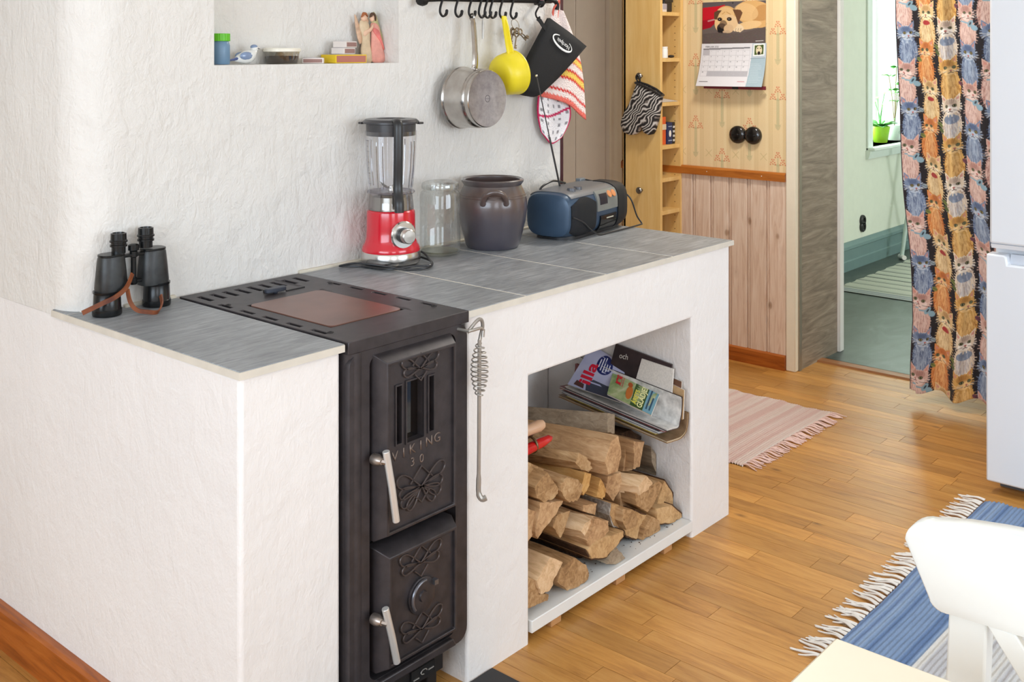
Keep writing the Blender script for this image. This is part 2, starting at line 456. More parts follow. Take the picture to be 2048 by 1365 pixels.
# ---- far room
m = N('green_vinyl'); m.set(Roughness=.38)
m.col(m.ramp(m.noise(m.coords((1,2.2,1),'World'), 3.5, 4, .6, 1.5), [(.3,L(60,70,67)),(.55,L(74,86,82)),(.75,L(88,100,96))]))
struct('floor_far', MB().box(3.47,8.6,-2.4,1.3,-.06,.0), m.m)
MINT = plain('mint_wall', L(222,229,215), .75, var=.02)
struct('wall_far_left', MB().plate(3.66,8.6,0,WT,1.25,1.52,[(5.85,7.05,.765,2.05)],'y'), MINT)
struct('wall_far_end', MB().box(8.6,8.7,-2.4,1.6,0,WT), MINT)
struct('wall_far_right', MB().plate(3.66,8.6,0,WT,-2.5,-2.4,[(4.9,6.3,.9,2.1)],'y'), MINT)
window(5,'y',(-2.43,-2.385),4.9,6.3,.9,2.1,2)  # added window, out of view, so daylight reaches the mint wall
struct('ceiling_far', MB().box(3.66,8.7,-2.5,1.6,WT,WT+.1), CEIL)
TEAL = plain('teal_skirting', L(112,140,140), .4, var=.03)
struct('baseboard_far', MB().prism([(1.25,0),(1.228,0),(1.228,.06),(1.236,.066),(1.236,.13),(1.226,.137),(1.228,.155),(1.238,.165),(1.243,.18),(1.25,.18)],3.70,8.6,'x'), TEAL)
FW = plain('window_paint', L(228,240,234), .4, var=.02)
wn = struct('window_4', MB().plate(5.85,7.05,.765,2.05,1.455,1.50,[(5.92,6.42,.83,1.99),(6.48,6.98,.83,1.99)],'y'), FW)
obj('casing', MB().plate(5.77,7.13,.69,2.13,1.235,1.25,[(5.85,7.05,.765,2.05)],'y'), FW, wn, bevel=.003)
obj('sill', MB().box(5.77,7.13,1.19,1.46,.745,.765), FW, wn, bevel=.004)
obj('sill_moulding', MB().prism([(1.25,.69),(1.232,.69),(1.22,.72),(1.215,.745),(1.25,.745)],5.76,7.14,'x'), FW, wn)
for a,b in ((5.92,6.42),(6.48,6.98)): obj('pane', MB().box(a,b,1.474,1.478,.83,1.99), glassy('pane_glass', (.95,1,.98,1), .06), wn)
# ================================================================== masonry bench
ZT = .836; BL = 1.766
bench = thing('masonry_bench', 'long white plastered masonry bench with grey tile top and firewood opening', 'bench', (0.9,.3,0))
body = MB().plate(.600,BL,0,.822,0,.54,[(.816,1.549,-.01,.639)],'y').box(.600,BL,.54,.604,0,.822)
body.v = [(x,y,z) for x,y,z in body.v]
obj('body', body, BENCH_PLASTER, bench, bevel=.007, seg=3)
obj('body', MB().box(0,.236,0,.715,0,.822), BENCH_PLASTER, bench, bevel=.009, seg=3)
m = N('grey_tile'); m.set(Roughness=.42, Specular_IOR_Level=.4)
g1 = m.noise(m.coords((2.2,16,2),'World'), 5.5, 5, .65, .8); g2 = m.noise(m.coords((1,1,1),'World'), 7, 3)
f_ = m.math('ADD', m.math('MULTIPLY', g1, .75), m.math('MULTIPLY', g2, .3))
m.col(m.ramp(f_, [(.3,L(108,111,114)),(.52,L(140,143,146)),(.72,L(170,173,176))])); m.bump(g1, .1, .001)
TILE = m.m
GROUT = plain('white_grout', L(214,207,194), .8)
obj('grout', MB().box(-.008,.238,-.011,.704,.821,.8348), GROUT, bench)
obj('grout', MB().box(.5945,BL+.008,-.011,.604,.821,.8350), GROUT, bench)
def tile(x0,x1,y0,y1): obj('tile', MB().box(x0,x1,y0,y1,.8235,ZT), TILE, bench, bevel=.0012, seg=1)
tile(-.0055,.240,-.0085,.632); tile(-.0055,.110,.638,.704)
xs = [(.6005,.790),(.797,1.112),(1.119,1.430),(1.437,BL+.0055)]
for a,b in xs: tile(a,b,-.0085,.602)
obj('caulk', MB().box(.11,.24,.594,.606,.833,.843).box(.6,1.70,.594,.606,.833,.843), plain('caulk', L(206,198,180), .6), bench, bevel=.003)

# board carrying the firewood, on small wooden feet
fb = thing('firewood_board', 'white painted board on wooden blocks under the firewood', 'board', (1.18,.25,0))
obj('board', MB().box(.822,1.545,-.004,.53,.022,.052), WHITE_PAINT, fb, bevel=.002)
FOOT = plain('raw_wood_block', L(196,146,96), .6)
for x in (.925,1.20,1.43): obj('foot', MB().box(x-.02,x+.02,.004,.10,0,.022), FOOT, fb, bevel=.002)
# black hearth plate
tag(obj('hearth_plate', MB().box(.10,.679,-.42,-.004,0,.004), plain('black_steel', L(40,40,42), .45, .3), bevel=.001), 'flat black steel hearth plate on the floor before the stove', 'hearth plate')
# ================================================================== wood stove
m = N('cast_iron'); m.set(Roughness=.42, Metallic=.35)
nz = m.noise(m.coords(kind='World'), 30, 4)
m.col(m.ramp(nz, [(.3,L(54,50,52)),(.7,L(70,65,67))])); m.bump(m.noise(m.coords(kind='World'), 420, 2), .12, .001)
IRON = m.m
IRON_D = plain('black_iron', L(30,27,27), .6, .2)
ORN = plain('rubbed_iron', L(84,76,75), .38, .5)
MATT_BLACK = plain('matt_black', L(14,13,13), .9)
CHROME = plain('chrome', L(222,221,217), .18, 1, var=.02)
SATIN = plain('satin_handle', L(226,224,220), .32, .55, var=.02)
stove = thing('wood_stove', 'dark cast-iron kitchen stove with two ornamented doors set in the masonry bench', 'stove', (.42,.3,0))
SX0,SX1 = .246,.594; SZ = .838
# top plate with slots
sl = []
for k in range(9): sl.append((SX0+.022+k*.0345, SX0+.022+k*.0345+.013, .500, .558))
for k in range(5):
    y0 = .075+k*.083; sl.append((SX0+.012, SX0+.022, y0, y0+.048)); sl.append((SX1-.022, SX1-.012, y0, y0+.048))
HOT = (.298,.508,.105,.400)
obj('top_plate', MB().plate(SX0,SX1,-.012,.593,.812,SZ,sl+[HOT],'z'), IRON, stove, bevel=.004)
m = N('hot_plate_brown'); m.set(Roughness=.3, Metallic=.25)
m.col(m.ramp(m.noise(m.coords(kind='World'), 9, 3), [(.3,L(104,72,62)),(.7,L(126,88,76))]))
obj('hot_plate', MB().prism(rr(.206,.291,.016,5,.403,.2525),.812,.8395,'z'), m.m, stove, bevel=.001)
for x,y in ((.272,.075),(.570,.075),(.272,.435),(.570,.435)):
    obj('screw', MB().lathe([(.007,0),(.006,.0015),(.003,.0015),(.003,.0005)],12,(x,y,SZ)), IRON_D, stove)
kn = obj('damper_knob', MB().prism(rr(.058,.02,.009,5,.415,.452),SZ+.004,SZ+.014,'z').lathe([(.006,0),(.006,.01)],12,(.415,.452,SZ)), plain('blue_grey_iron', L(62,66,76), .45, .4), stove, bevel=.002)
obj('damper_rod', MB().box(.445,.50,.448,.452,SZ,SZ+.002).box(.4,.43,.468,.480,SZ,SZ+.006), IRON_D, stove)
# body: sides, back, bottom + front frame with a deep rounded opening
obj('firebox', MB().box(SX0+.012,SX1-.012,.03,.58,.13,.806), MATT_BLACK, stove)  # near-black block under the top plate makes its slots dark
fr = MB()
ox0,ox1,oz0,oz1 = .303,.553,.137,.797
out = rr(SX1-SX0-.004, .700, .028, 5, (SX0+SX1)/2, .112+.350)
inn = rr(ox1-ox0, oz1-oz0, .02, 5, (ox0+ox1)/2, (oz0+oz1)/2)
nn = len(out); v = []; 
for y,ring in ((.03,out),(-.004,out),(-.010,[(cx_+(x-cx_)*.985, z) for cx_ in ((SX0+SX1)/2,) for x,z in out]),(-.010,inn),(.03,inn)):
    v += [(x,y,z) for x,z in ring]
f = []
for i in range(4):
    for k in range(nn): f.append((i*nn+k,i*nn+(k+1)%nn,(i+1)*nn+(k+1)%nn,(i+1)*nn+k))
obj('front_frame', MB().add(v,f), IRON, stove)
obj('corner_post', MB().lathe([(.026,.07),(.026,.812)],20,(SX0+.026,.014,0)), IRON, stove)
obj('side_panel', MB().box(SX0+.004,SX0+.012,.02,.58,.1,.806), IRON_D, stove)
obj('side_panel', MB().box(SX1-.012,SX1-.004,.02,.58,.13,.806), IRON_D, stove)
def orn(mb, cx_, cz, s, flip=1, tiers=2, y=-.0335):
    def tear(ang, ln, wd, side):
        pts = []
        for k in range(18):
            t = 2*PI*k/18; r = (1-math.cos(t))/2
            u = r*ln; q = math.sin(t)*(1-math.cos(t))/2*wd
            a = math.radians(ang); X = side*(u*math.cos(a)-q*math.sin(a)*side*side); Z = u*math.sin(a)+q*math.cos(a)
            pts.append((cx_+X*s, y, cz+flip*Z*s))
        mb.tube(pts, .0019, 6, closed=True)
    for side in (-1,1):
        tear(24, .072, .020, side)
        tear(-2, .060, .017, side)
        if tiers > 2: tear(-24, .060, .018, side); tear(-44,.052,.016,side)
    mb.tube([(cx_-.030*s,y,cz+flip*.012*s),(cx_,y,cz+flip*.040*s),(cx_+.030*s,y,cz+flip*.012*s)], .0019, 6)
    mb.tube([(cx_-.022*s,y,cz-flip*.012*s),(cx_,y,cz-flip*.032*s),(cx_+.022*s,y,cz-flip*.012*s)], .0019, 6)
def door(x0,x1,z0,z1,holes,kind):
    d = obj('door', MB().plate(x0+.022,x1-.014,z0+.018,z1-.022,-.029,.0,holes,'y'), IRON, stove)
    # bevelled raised rim
    A = [(x0,z0),(x1,z0),(x1,z1),(x0,z1)]; B = [(x0+.016,z0+.012),(x1-.008,z0+.012),(x1-.008,z1-.016),(x0+.016,z1-.016)]
    C_ = [(x0+.022,z0+.018),(x1-.014,z0+.018),(x1-.014,z1-.022),(x0+.022,z1-.022)]
    v = [(x,.02,z) for x,z in A]+[(x,-.012,z) for x,z in A]+[(x,-.036,z) for x,z in B]+[(x,-.036,z) for x,z in C_]+[(x,-.026,z) for x,z in C_]
    f = [(i*4+k,i*4+(k+1)%4,(i+1)*4+(k+1)%4,(i+1)*4+k) for i in range(4) for k in range(4)]
    obj('rim', MB().add(v,f), IRON, d, bevel=.0015)
    return d
GL = N('stove_glass'); GL.set(Roughness=.05, Coat_Weight=1.0, Coat_Roughness=.03); GL.b.inputs['Base Color'].default_value = L(20,16,15)
ud = door(.312,.536,.420,.799,[(.357,.371,.610,.728),(.386,.435,.606,.731),(.450,.464,.612,.728)],'u')
obj('glass', MB().box(.35,.47,-.012,-.008,.600,.735), GL.m, ud)
wf = MB()
for a,b,c_,e in ((.357,.371,.610,.728),(.386,.435,.606,.731),(.450,.464,.612,.728)):
    t = .0035; wf.plate(a-t,b+t,c_-t,e+t,-.0325,-.028,[(a,b,c_,e)],'y')
obj('window_rim', wf, IRON, ud)
om = MB(); orn(om,.424,.752,.80); obj('ornament', om, ORN, ud)
om = MB(); orn(om,.426,.505,1.05,1,4); obj('ornament', om, ORN, ud)
tm = MB()
for k,ch in enumerate('VIKING'):
    v,f = textmesh(ch,.029); tm.add([(x+.354+k*.0245,-.0305,y+.588+(k-2.5)*.0012) for x,y,z in v], f); tm.add([(x+.354+k*.0245,-.029,y+.588+(k-2.5)*.0012) for x,y,z in v], f)
for k,ch in enumerate('30'):
    v,f = textmesh(ch,.026); tm.add([(x+.404+k*.026,-.0305,y+.560) for x,y,z in v], f)
lt = obj('lettering', tm, plain('worn_iron', L(128,114,106), .4, .5), ud, label='raised letters reading VIKING 30')
s_ = lt.modifiers.new('solid','SOLIDIFY'); s_.thickness = .002
ld = door(.318,.538,.150,.402,[],'l')
om = MB(); orn(om,.425,.345,.9); obj('ornament', om, ORN, ld)
om = MB(); orn(om,.428,.205,.9); obj('ornament', om, ORN, ld)
vm = MB().lathe([(.038,0),(.038,.004),(.030,.007),(.012,.006),(.010,.010),(.0,.010)],28)
M1 = Matrix.Translation((.428,-.030,.275)) @ Matrix.Rotation(PI/2,4,'X')
v2 = MB().add(vm.v, vm.f, M1)
obj('air_valve', v2, IRON, ld)
arc = [(.428+.033*math.cos(a),-.040,.275+.033*math.sin(a)) for a in [PI*.45+k*PI*.75/14 for k in range(15)]]
obj('valve_arc', MB().tube(arc,.0035,8).box(.455,.466,-.044,-.032,.289,.299), plain('polished_iron', L(112,112,118), .3, .7), ld, bevel=0)
def handle(d, pz, x0, z0, x1, z1):
    h = obj('handle', MB().tube([(x0,-.050,z0),(x0+(x1-x0)*.5,-.052,(z0+z1)/2),(x1,-.050,z1)],.0075,12), SATIN, d, bevel=.001, label='chrome lever handle')
    M2 = Matrix.Translation((.304,-.020,pz)) @ Matrix.Rotation(PI/2,4,'X')
    obj('pivot', MB().lathe([(.011,0),(.012,.012),(.009,.022),(.006,.026)],14,(0,0,0),M2).tube([(.304,-.04,pz),((x0+.004),-.050,pz-.004)],.006,8), plain('dull_steel', L(168,158,150), .35, .9), d)
handle(ud,.594,.311,.614,.339,.464); handle(ld,.272,.309,.300,.341,.178)
# ash lip, name plate, legs
obj('ash_lip', MB().prism([(.31,.118),(.545,.118),(.535,.136),(.32,.136)],-.022,.03,'y'), IRON, stove, bevel=.003)
ap = obj('apron', MB().prism([(.268,.060),(.535,.060),(.535,.100),(.563,.116),(.262,.116)],.012,.03,'y'), IRON_D, stove)
np_ = obj('name_plate', MB().box(.435,.505,.006,.012,.070,.094), MATT_BLACK, stove)
gm = MB().box(.440,.456,.004,.006,.074,.076).box(.484,.500,.004,.006,.080,.082).tube([(.470+.009*math.cos(t),.004,.083+.005*math.sin(t)) for t in [k*PI/6 for k in range(10)]],.001,6)
obj('emblem', gm, plain('plate_silver', L(200,196,190), .4, .6), np_)
obj('base', MB().box(.275,.515,.06,.55,.004,.13), MATT_BLACK, stove)
for x in (.272,.505): obj('leg', MB().box(x,x+.03,.03,.06,.004,.10), IRON_D, stove, bevel=.003)

# poker hanging on a hook at the stove's front corner
pk = thing('fire_poker', 'steel fire poker with coiled wire grip hanging from the stove corner', 'poker', (.600,-.03,.43))
PS = plain('worn_steel', L(172,166,158), .38, .65, var=.15)
pts = [(.566,-.032,.797),(.573,-.036,.806),(.583,-.040,.817),(.594,-.042,.823),(.603,-.042,.819),(.607,-.041,.806),(.603,-.040,.790),(.598,-.040,.775)]
obj('hook', MB().tube(spline(pts,6),.0042,8), PS, pk)
obj('rod', MB().tube([(.598,-.040,.777),(.597,-.040,.66),(.596,-.04,.53)],.0042,8).tube(spline([(.596,-.040,.53),(.595,-.040,.47),(.594,-.041,.440),(.598,-.047,.427),(.604,-.054,.430)],5),[.0042]*5+[.0055]*6+[.0065]*10,8), PS, pk)
co = []
for k in range(200):
    t = k/199; a = 2*PI*11*t; r = .0065+.0125*math.sin(PI*min(1,max(0,t)))**.8
    co.append((.598+r*math.cos(a),-.040+r*math.sin(a),.768-.115*t))
obj('coil_grip', MB().tube(co,.0016,6), PS, pk)
pin = obj('poker_pin', MB().tube([(.560,-.010,.803),(.562,-.042,.803),(.592,-.05,.806),(.600,-.05,.800),(.598,-.05,.785)],.0036,8), PS, stove)
# ================================================================== things on the bench top
BLK = plain('black_plastic', L(38,38,40), .35)
# ---- blender
BX,BY = .838,.508
bl = thing('blender', 'red and steel kitchen blender with clear jug and black handle', 'blender', (BX,BY,ZT))
STEEL = plain('brushed_steel', L(206,204,200), .22, 1, var=.03)
c0 = (BX,BY,0)
obj('foot_ring', MB().lathe([(.066,ZT+.001),(.074,ZT+.004),(.075,ZT+.010),(.07,ZT+.010)],40,c0), BLK, bl)
obj('steel_band', MB().lathe([(.0785,ZT+.009),(.080,ZT+.012),(.0805,ZT+.036),(.0785,ZT+.039)],48,c0), STEEL, bl)
RED = plain('red_enamel', L(206,16,40), .18, 0, var=.02, coat=.6)
obj('motor_housing', MB().lathe([(.0785,ZT+.039),(.0795,ZT+.043),(.0765,ZT+.052),(.0705,ZT+.062),(.067,ZT+.075),(.066,ZT+.10),(.0655,ZT+.138),(.0645,ZT+.146),(.060,ZT+.150),(.05,ZT+.1505)],48,c0), RED, bl)
CLEAR = glassy('clear_plastic', (.93,.93,.95,1), .10)
obj('jug_collar', MB().lathe([(.0615,ZT+.1505),(.0608,ZT+.165),(.0575,ZT+.193),(.058,ZT+.196)],48,c0), glassy('smoky_plastic',(.70,.69,.68,1),.2), bl)
obj('steel_cup', MB().lathe([(.052,ZT+.1505),(.050,ZT+.185),(.03,ZT+.190),(.0,ZT+.190)],40,c0), STEEL, bl)
obj('jug_ring', MB().lathe([(.0635,ZT+.194),(.065,ZT+.197),(.0635,ZT+.2005),(.055,ZT+.2005),(.055,ZT+.194)],48,c0,cap0=False,cap1=False), glassy('violet_plastic',(.62,.58,.64,1),.25), bl)
jug = obj('jug', MB().lathe([(.056,ZT+.200),(.0605,ZT+.215),(.066,ZT+.27),(.0695,ZT+.345),(.0700,ZT+.362)],56,c0,cap1=False), CLEAR, bl)
rb = MB()
for k in range(4):
    a = .35+k*PI/2
    for da in (-.14,.14):
        rb.tube([(BX+r*math.cos(a+da),BY+r*math.sin(a+da),ZT+z) for r,z in ((.058,.21),(.0635,.26),(.0665,.315),(.066,.335))],.0016,6)
obj('jug_ribs', rb, glassy('rib_plastic',(.6,.6,.63,1),.5), jug)
sc = MB()
vdir = Vector((-.681,-.74)).normalized(); ang0 = math.atan2(vdir.y,vdir.x)
for k in range(9):
    a = ang0-1.18; z = ZT+.222+k*.0145; r = .0615+.008*(k/8)+.0012
    sc.tube([(BX+r*math.cos(a+t),BY+r*math.sin(a+t),z) for t in (0,.05,.10 if k%2 else .16)],.0006,5)
obj('measure_marks', sc, plain('grey_print', L(120,118,126), .6), jug)
bd = MB()
for k in range(4):
    a = .6+k*PI/2; bd.add([(BX+.004*math.cos(a+1.5),BY+.004*math.sin(a+1.5),ZT+.203),(BX+.032*math.cos(a),BY+.032*math.sin(a),ZT+.215+.01*(k%2)),(BX-.004*math.cos(a+1.5),BY-.004*math.sin(a+1.5),ZT+.205),(BX+.02*math.cos(a),BY+.02*math.sin(a),ZT+.209)],[(0,1,2),(0,3,1)])
bd.lathe([(.008,ZT+.2),(.006,ZT+.212),(0,ZT+.213)],12,c0)
obj('blade', bd, STEEL, bl)
SMK = plain('dark_lid', L(58,57,60), .3)
lid = obj('lid', MB().lathe([(.0665,ZT+.350),(.0675,ZT+.381),(.0765,ZT+.383),(.0765,ZT+.3875),(.069,ZT+.394),(.040,ZT+.395),(.036,ZT+.392),(0,ZT+.392)],48,c0), SMK, bl)
for s in (-1,1):
    px_,py_ = BX+s*.079*.655, BY-s*.079*.755
    obj('lid_tab', MB().box(px_-.008,px_+.008,py_-.006,py_+.006,ZT+.380,ZT+.386), SMK, lid, bevel=.001)
hd = Vector((-.526,-.877)).normalized(); hp = lambda r,z: (BX+hd.x*r,BY+hd.y*r,ZT+z)
hm = MB().tube(spline([hp(.060,.392),hp(.082,.392),hp(.094,.380),hp(.096,.33),hp(.095,.26),hp(.090,.215),hp(.098,.185),hp(.104,.150)],6), [.0115]*37+[.0125]*5+[.0125], 12, flat=.8)
hm2 = MB().tube(spline([hp(.060,.390),hp(.084,.390),hp(.095,.376),hp(.095,.30),hp(.090,.235),hp(.093,.205),hp(.106,.180),hp(.108,.155)],6),.0125,12,flat=.75)
obj('handle', hm2, BLK, bl, smooth=50)
kd = Vector((-.26,-.965,0)).normalized()
MK = Matrix.Translation((BX+kd.x*.062,BY+kd.y*.062,ZT+.089)) @ kd.to_track_quat('Z','Y').to_matrix().to_4x4()
kb = obj('dial_plate', MB().lathe([(.036,.004),(.037,.010),(.034,.014),(.0,.0145)],36,(0,0,0),MK), CHROME, bl)
obj('dial_collar', MB().lathe([(.021,.0145),(.0205,.026),(.017,.027)],28,(0,0,0),MK), BLK, kb)
obj('dial_knob', MB().lathe([(.0195,.024),(.0195,.042),(.017,.045),(0,.0455)],28,(0,0,0),MK), plain('satin_steel', L(196,192,186), .28, 1), kb)
# power cord
cd = [(BX+.05,BY+.05,ZT+.02),(BX+.085,BY+.0,ZT+.012),(BX+.078,BY-.075,ZT+.006),(BX+.02,BY-.125,ZT+.005),(BX-.035,BY-.10,ZT+.004),(BX-.085,BY-.055,ZT+.016),(BX-.115,BY+.01,ZT+.018),(BX-.13,BY+.055,ZT+.008),(BX-.115,BY+.06,ZT+.004),(BX-.085,BY+.02,ZT+.004),(BX-.07,BY-.065,ZT+.006),(BX-.02,BY-.105,ZT+.011),(BX+.02,BY-.132,ZT+.012),(BX+.075,BY-.07,ZT+.013),(BX+.10,BY-.01,ZT+.022),(BX+.13,BY+.10,ZT+.004)]
obj('power_cord', MB().tube(spline(cd,8),.003,8), BLK, bl)

# ---- glass storage jar
JX,JY = 1.028,.509
gj = thing('glass_jar', 'tall clear glass storage jar with glass lid beside the blender', 'jar', (JX,JY,ZT))
GLS = glassy('bottle_glass', (.955,.965,.955,1), .12)
obj('jar_body', MB().lathe([(.0,ZT+.001),(.046,ZT+.001),(.054,ZT+.006),(.0578,ZT+.016),(.058,ZT+.165),(.055,ZT+.177),(.047,ZT+.183),(.047,ZT+.192)],48,(JX,JY,0),cap1=False), GLS, gj)
obj('jar_base', MB().lathe([(.0,ZT+.006),(.05,ZT+.008),(.052,ZT+.012),(0,ZT+.010)],40,(JX,JY,0)), glassy('base_glass',(.86,.86,.74,1),.2), gj)
obj('jar_lid', MB().lathe([(.047,ZT+.186),(.0525,ZT+.187),(.0535,ZT+.195),(.051,ZT+.203),(.04,ZT+.208),(.02,ZT+.209),(.018,ZT+.205),(0,ZT+.205)],48,(JX,JY,0)), glassy('lid_glass',(.92,.93,.92,1),.25), gj)

# ---- stoneware crock
PX,PY = 1.212,.474
pot = thing('stoneware_crock', 'dark brown glazed stoneware crock with two loop handles', 'crock', (PX,PY,ZT))
m = N('salt_glaze'); m.set(Roughness=.32, Coat_Weight=.8, Coat_Roughness=.16)
zz = m.n('SeparateXYZ'); m.l(m.n('NewGeometry').outputs['Position'], zz.inputs[0])
nn_ = m.noise(m.coords(kind='World'), 9, 4)
t = m.math('ADD', m.math('MULTIPLY', m.math('SUBTRACT', zz.outputs[2], ZT), 4.2), m.math('MULTIPLY', nn_, .35))
m.col(m.ramp(t, [(.15,L(66,63,72)),(.5,L(72,66,72)),(.85,L(90,70,62)),(1.0,L(76,68,68))])); m.bump(m.noise(m.coords(kind='World'), 210, 3), .12, .002)
GLAZE = m.m
obj('crock_body', MB().lathe([(.0,ZT+.001),(.074,ZT+.001),(.079,ZT+.008),(.087,ZT+.035),(.0975,ZT+.08),(.1025,ZT+.115),(.1015,ZT+.140),(.095,ZT+.163),(.087,ZT+.178),(.085,ZT+.184),(.0915,ZT+.193),(.0925,ZT+.199),(.088,ZT+.202),(.081,ZT+.198),(.080,ZT+.185),(.088,ZT+.17),(.095,ZT+.12),(.075,ZT+.02),(0,ZT+.015)],64,(PX,PY,0)), GLAZE, pot)
gr = MB()
for z,r in ((.151,.0995),(.158,.0972)): gr.tube([(PX+r*math.cos(a),PY+r*math.sin(a),ZT+z) for a in [2*PI*k/48 for k in range(48)]],.0011,6,closed=True)
obj('throwing_line', gr, GLAZE, pot)
va_ = math.atan2(-.669,-.743)
for s in (0,PI):
    a0 = va_+.06+s; pts = []
    for k,(da,r,z) in enumerate([(-.34,.098,.138),(-.31,.108,.150),(-.20,.117,.168),(0,.120,.176),(.20,.117,.168),(.31,.108,.150),(.34,.098,.138)]):
        pts.append((PX+r*math.cos(a0+da),PY+r*math.sin(a0+da),ZT+z))
    obj('loop_handle', MB().tube(spline(pts,5),[.0095]*3+[.0075]*25+[.0095]*3,10), GLAZE, pot)

# ---- portable radio
RX,RY,RR = 1.594,.446,math.radians(8.3)
rad = thing('portable_radio', 'blue-grey portable cassette radio with raised antenna on the bench end', 'radio', (RX,RY,ZT), RR)
BLUE = plain('blue_grey_plastic', L(60,80,102), .32, .2)
GREY = plain('grey_plastic', L(104,106,110), .4)
MESH = plain('speaker_mesh', L(26,27,32), .55, .3, bump=.5, bs=900)
def ring(x, a, b, off=0, t0=0, t1=2*PI, n=40, zc=.076, e=3.6):
    out = []
    full = abs(t1-t0-2*PI) < 1e-6
    for k in range(n if full else n+1):
        t = t0+(t1-t0)*k/n; c_,s_ = math.cos(t),math.sin(t)
        out.append((x, (a+off)*math.copysign(abs(c_)**(2/e),c_), zc+(b+off)*math.copysign(abs(s_)**(2/e),s_)))
    return out
SEC = [(-.199,.062,.055),(-.195,.074,.064),(-.180,.082,.069),(-.155,.087,.071),(-.08,.091,.0725),(0,.092,.073),(.08,.091,.0725),(.14,.087,.071),(.175,.080,.067),(.195,.067,.058),(.203,.048,.044)]
def sec(x):
    for p,q in zip(SEC,SEC[1:]):
        if p[0] <= x <= q[0]:
            t = (x-p[0])/(q[0]-p[0]); return (p[1]+(q[1]-p[1])*t, p[2]+(q[2]-p[2])*t)
    return SEC[-1][1:]
obj('body', MB().loft([ring(*s) for s in SEC]), BLUE, rad, False)
obj('base_foot', MB().prism(rr(.36,.14,.05,5,0,0),0,.012,'z'), BLK, rad, False)
def shell(x0,x1,t0,t1,off,nx=10,nt=14,xf=None):
    # curved panel standing off the body; angle t measured so that PI faces the front (-y)
    o_,i_ = [],[]
    for i in range(nx+1):
        f_ = i/nx; x = x0+(x1-x0)*f_; a,b = sec(x); ta,tb = (t0,t1) if xf is None else xf(f_,t0,t1)
        o_.append(ring(x,a,b,off,ta,tb,nt)); i_.append(ring(x,a,b,-.004,ta,tb,nt))
    mb = MB(); n = nt+1; v = [p for r in o_ for p in r]+[p for r in i_ for p in r]; h = (nx+1)*n; f = []
    for i in range(nx):
        for k in range(nt): f.append((i*n+k,i*n+k+1,(i+1)*n+k+1,(i+1)*n+k)); f.append((h+i*n+k,h+(i+1)*n+k,h+(i+1)*n+k+1,h+i*n+k+1))
        f.append((i*n,(i+1)*n,h+(i+1)*n,h+i*n)); f.append((i*n+nt,h+i*n+nt,h+(i+1)*n+nt,(i+1)*n+nt))
    for k in range(nt): f.append((k,h+k,h+k+1,k+1)); f.append((nx*n+k,nx*n+k+1,h+nx*n+k+1,h+nx*n+k))
    return mb.add(v,f)
oct_ = lambda f_,a,b: ((a+(.35-f_)*.9 if f_ < .35 else a+max(0,f_-.6)*.9),(b-(.35-f_)*1.0 if f_ < .35 else b-max(0,f_-.6)*1.1))
obj('top_cover', shell(-.180,.095,PI*.22,PI*.80,.0022,14,16), GREY, rad, False)
obj('speaker_grille', shell(-.188,-.058,PI*.82,PI*1.30,.004,14,16,oct_), MESH, rad, False)
obj('speaker_grille', shell(.092,.203,PI*.50,PI*1.42,.005,12,18), MESH, rad, False)
con = obj('control_panel', shell(-.052,.084,PI*.765,PI*1.00,.0055,10,10), plain('console_silver', L(136,138,134), .35, .3), rad, False)
obj('display', shell(-.036,.012,PI*.84,PI*.975,.0065,6,6), plain('dark_display', L(34,34,44), .2), con)
for k,x in enumerate((.030,.058)):
    a,b = sec(x); t_ = PI*.87; c_,s_ = math.cos(t_),math.sin(t_); e = 3.6
    p = Vector((x,-(a+.006)*abs(c_)**(2/e),.076+(b+.006)*abs(s_)**(2/e))); nrm = Vector((0,-.86,.5)).normalized()
    obj('orange_dial', MB().lathe([(.0125,0),(.0115,.002),(0,.0022)],20,(0,0,0),Matrix.Translation(p) @ nrm.to_track_quat('Z','Y').to_matrix().to_4x4()), plain('orange_dial', L(214,138,84), .4), con)
kp = MB()
cas = obj('cassette_door', shell(-.030,.078,PI*1.02,PI*1.26,.005,8,8), plain('cassette_window', L(16,15,17), .12), rad, False)
a,b = sec(.05); zt_ = .076-(b)*abs(math.sin(PI*1.10))**(2/3.6)
obj('printed_line', MB().box(.006,.052,-(a+.0062),-(a+.0055),zt_+.010,zt_+.0135), plain('silver_print', L(196,190,170), .5), cas)
for x in (-.128,-.088): obj('tuning_knob', MB().lathe([(.0145,0),(.013,.012),(.009,.013),(0,.013)],16,(x,-.045,.143)), plain('knob_grey', L(84,86,92), .35), rad, False)
for k in range(6): obj('tape_key', MB().box(.0+k*.0175,.0155+k*.0175,-.050,-.030,.138,.149), BLK, rad, False, bevel=.002)
hm = MB().tube(spline([(-.165,.055,.120),(-.15,.05,.152),(-.10,.045,.166),(-.06,.045,.163),(-.01,.045,.152)],6),.0035,8)
obj('aerial_socket', MB().box(.075,.108,.035,.055,.14,.158), plain('knob_grey2', L(112,118,124), .3), rad, False, bevel=.003)
lb = Matrix.Rotation(-RR,4,'Z')
at_ = lb @ Vector((1.398-RX,.46-RY,1.337-ZT)); ab_ = lb @ Vector((1.514-RX,.46-RY,.985-ZT))
an = obj('antenna', MB().tube([ab_,ab_.lerp(at_,.45)],.0032,8).tube([ab_.lerp(at_,.45),ab_.lerp(at_,.985)],.0018,8), plain('antenna_metal', L(92,92,94), .3, .8), rad, False)
obj('antenna_tip', MB().sphere(at_,.0042,10,8), CHROME, an, False)
obj('paper_tag', MB().box(-.055,-.02,-.01,.012,.1485,.1495), plain('white_paper', L(232,230,222), .7), rad, False)
obj('carry_cord', hm, BLK, rad, False)
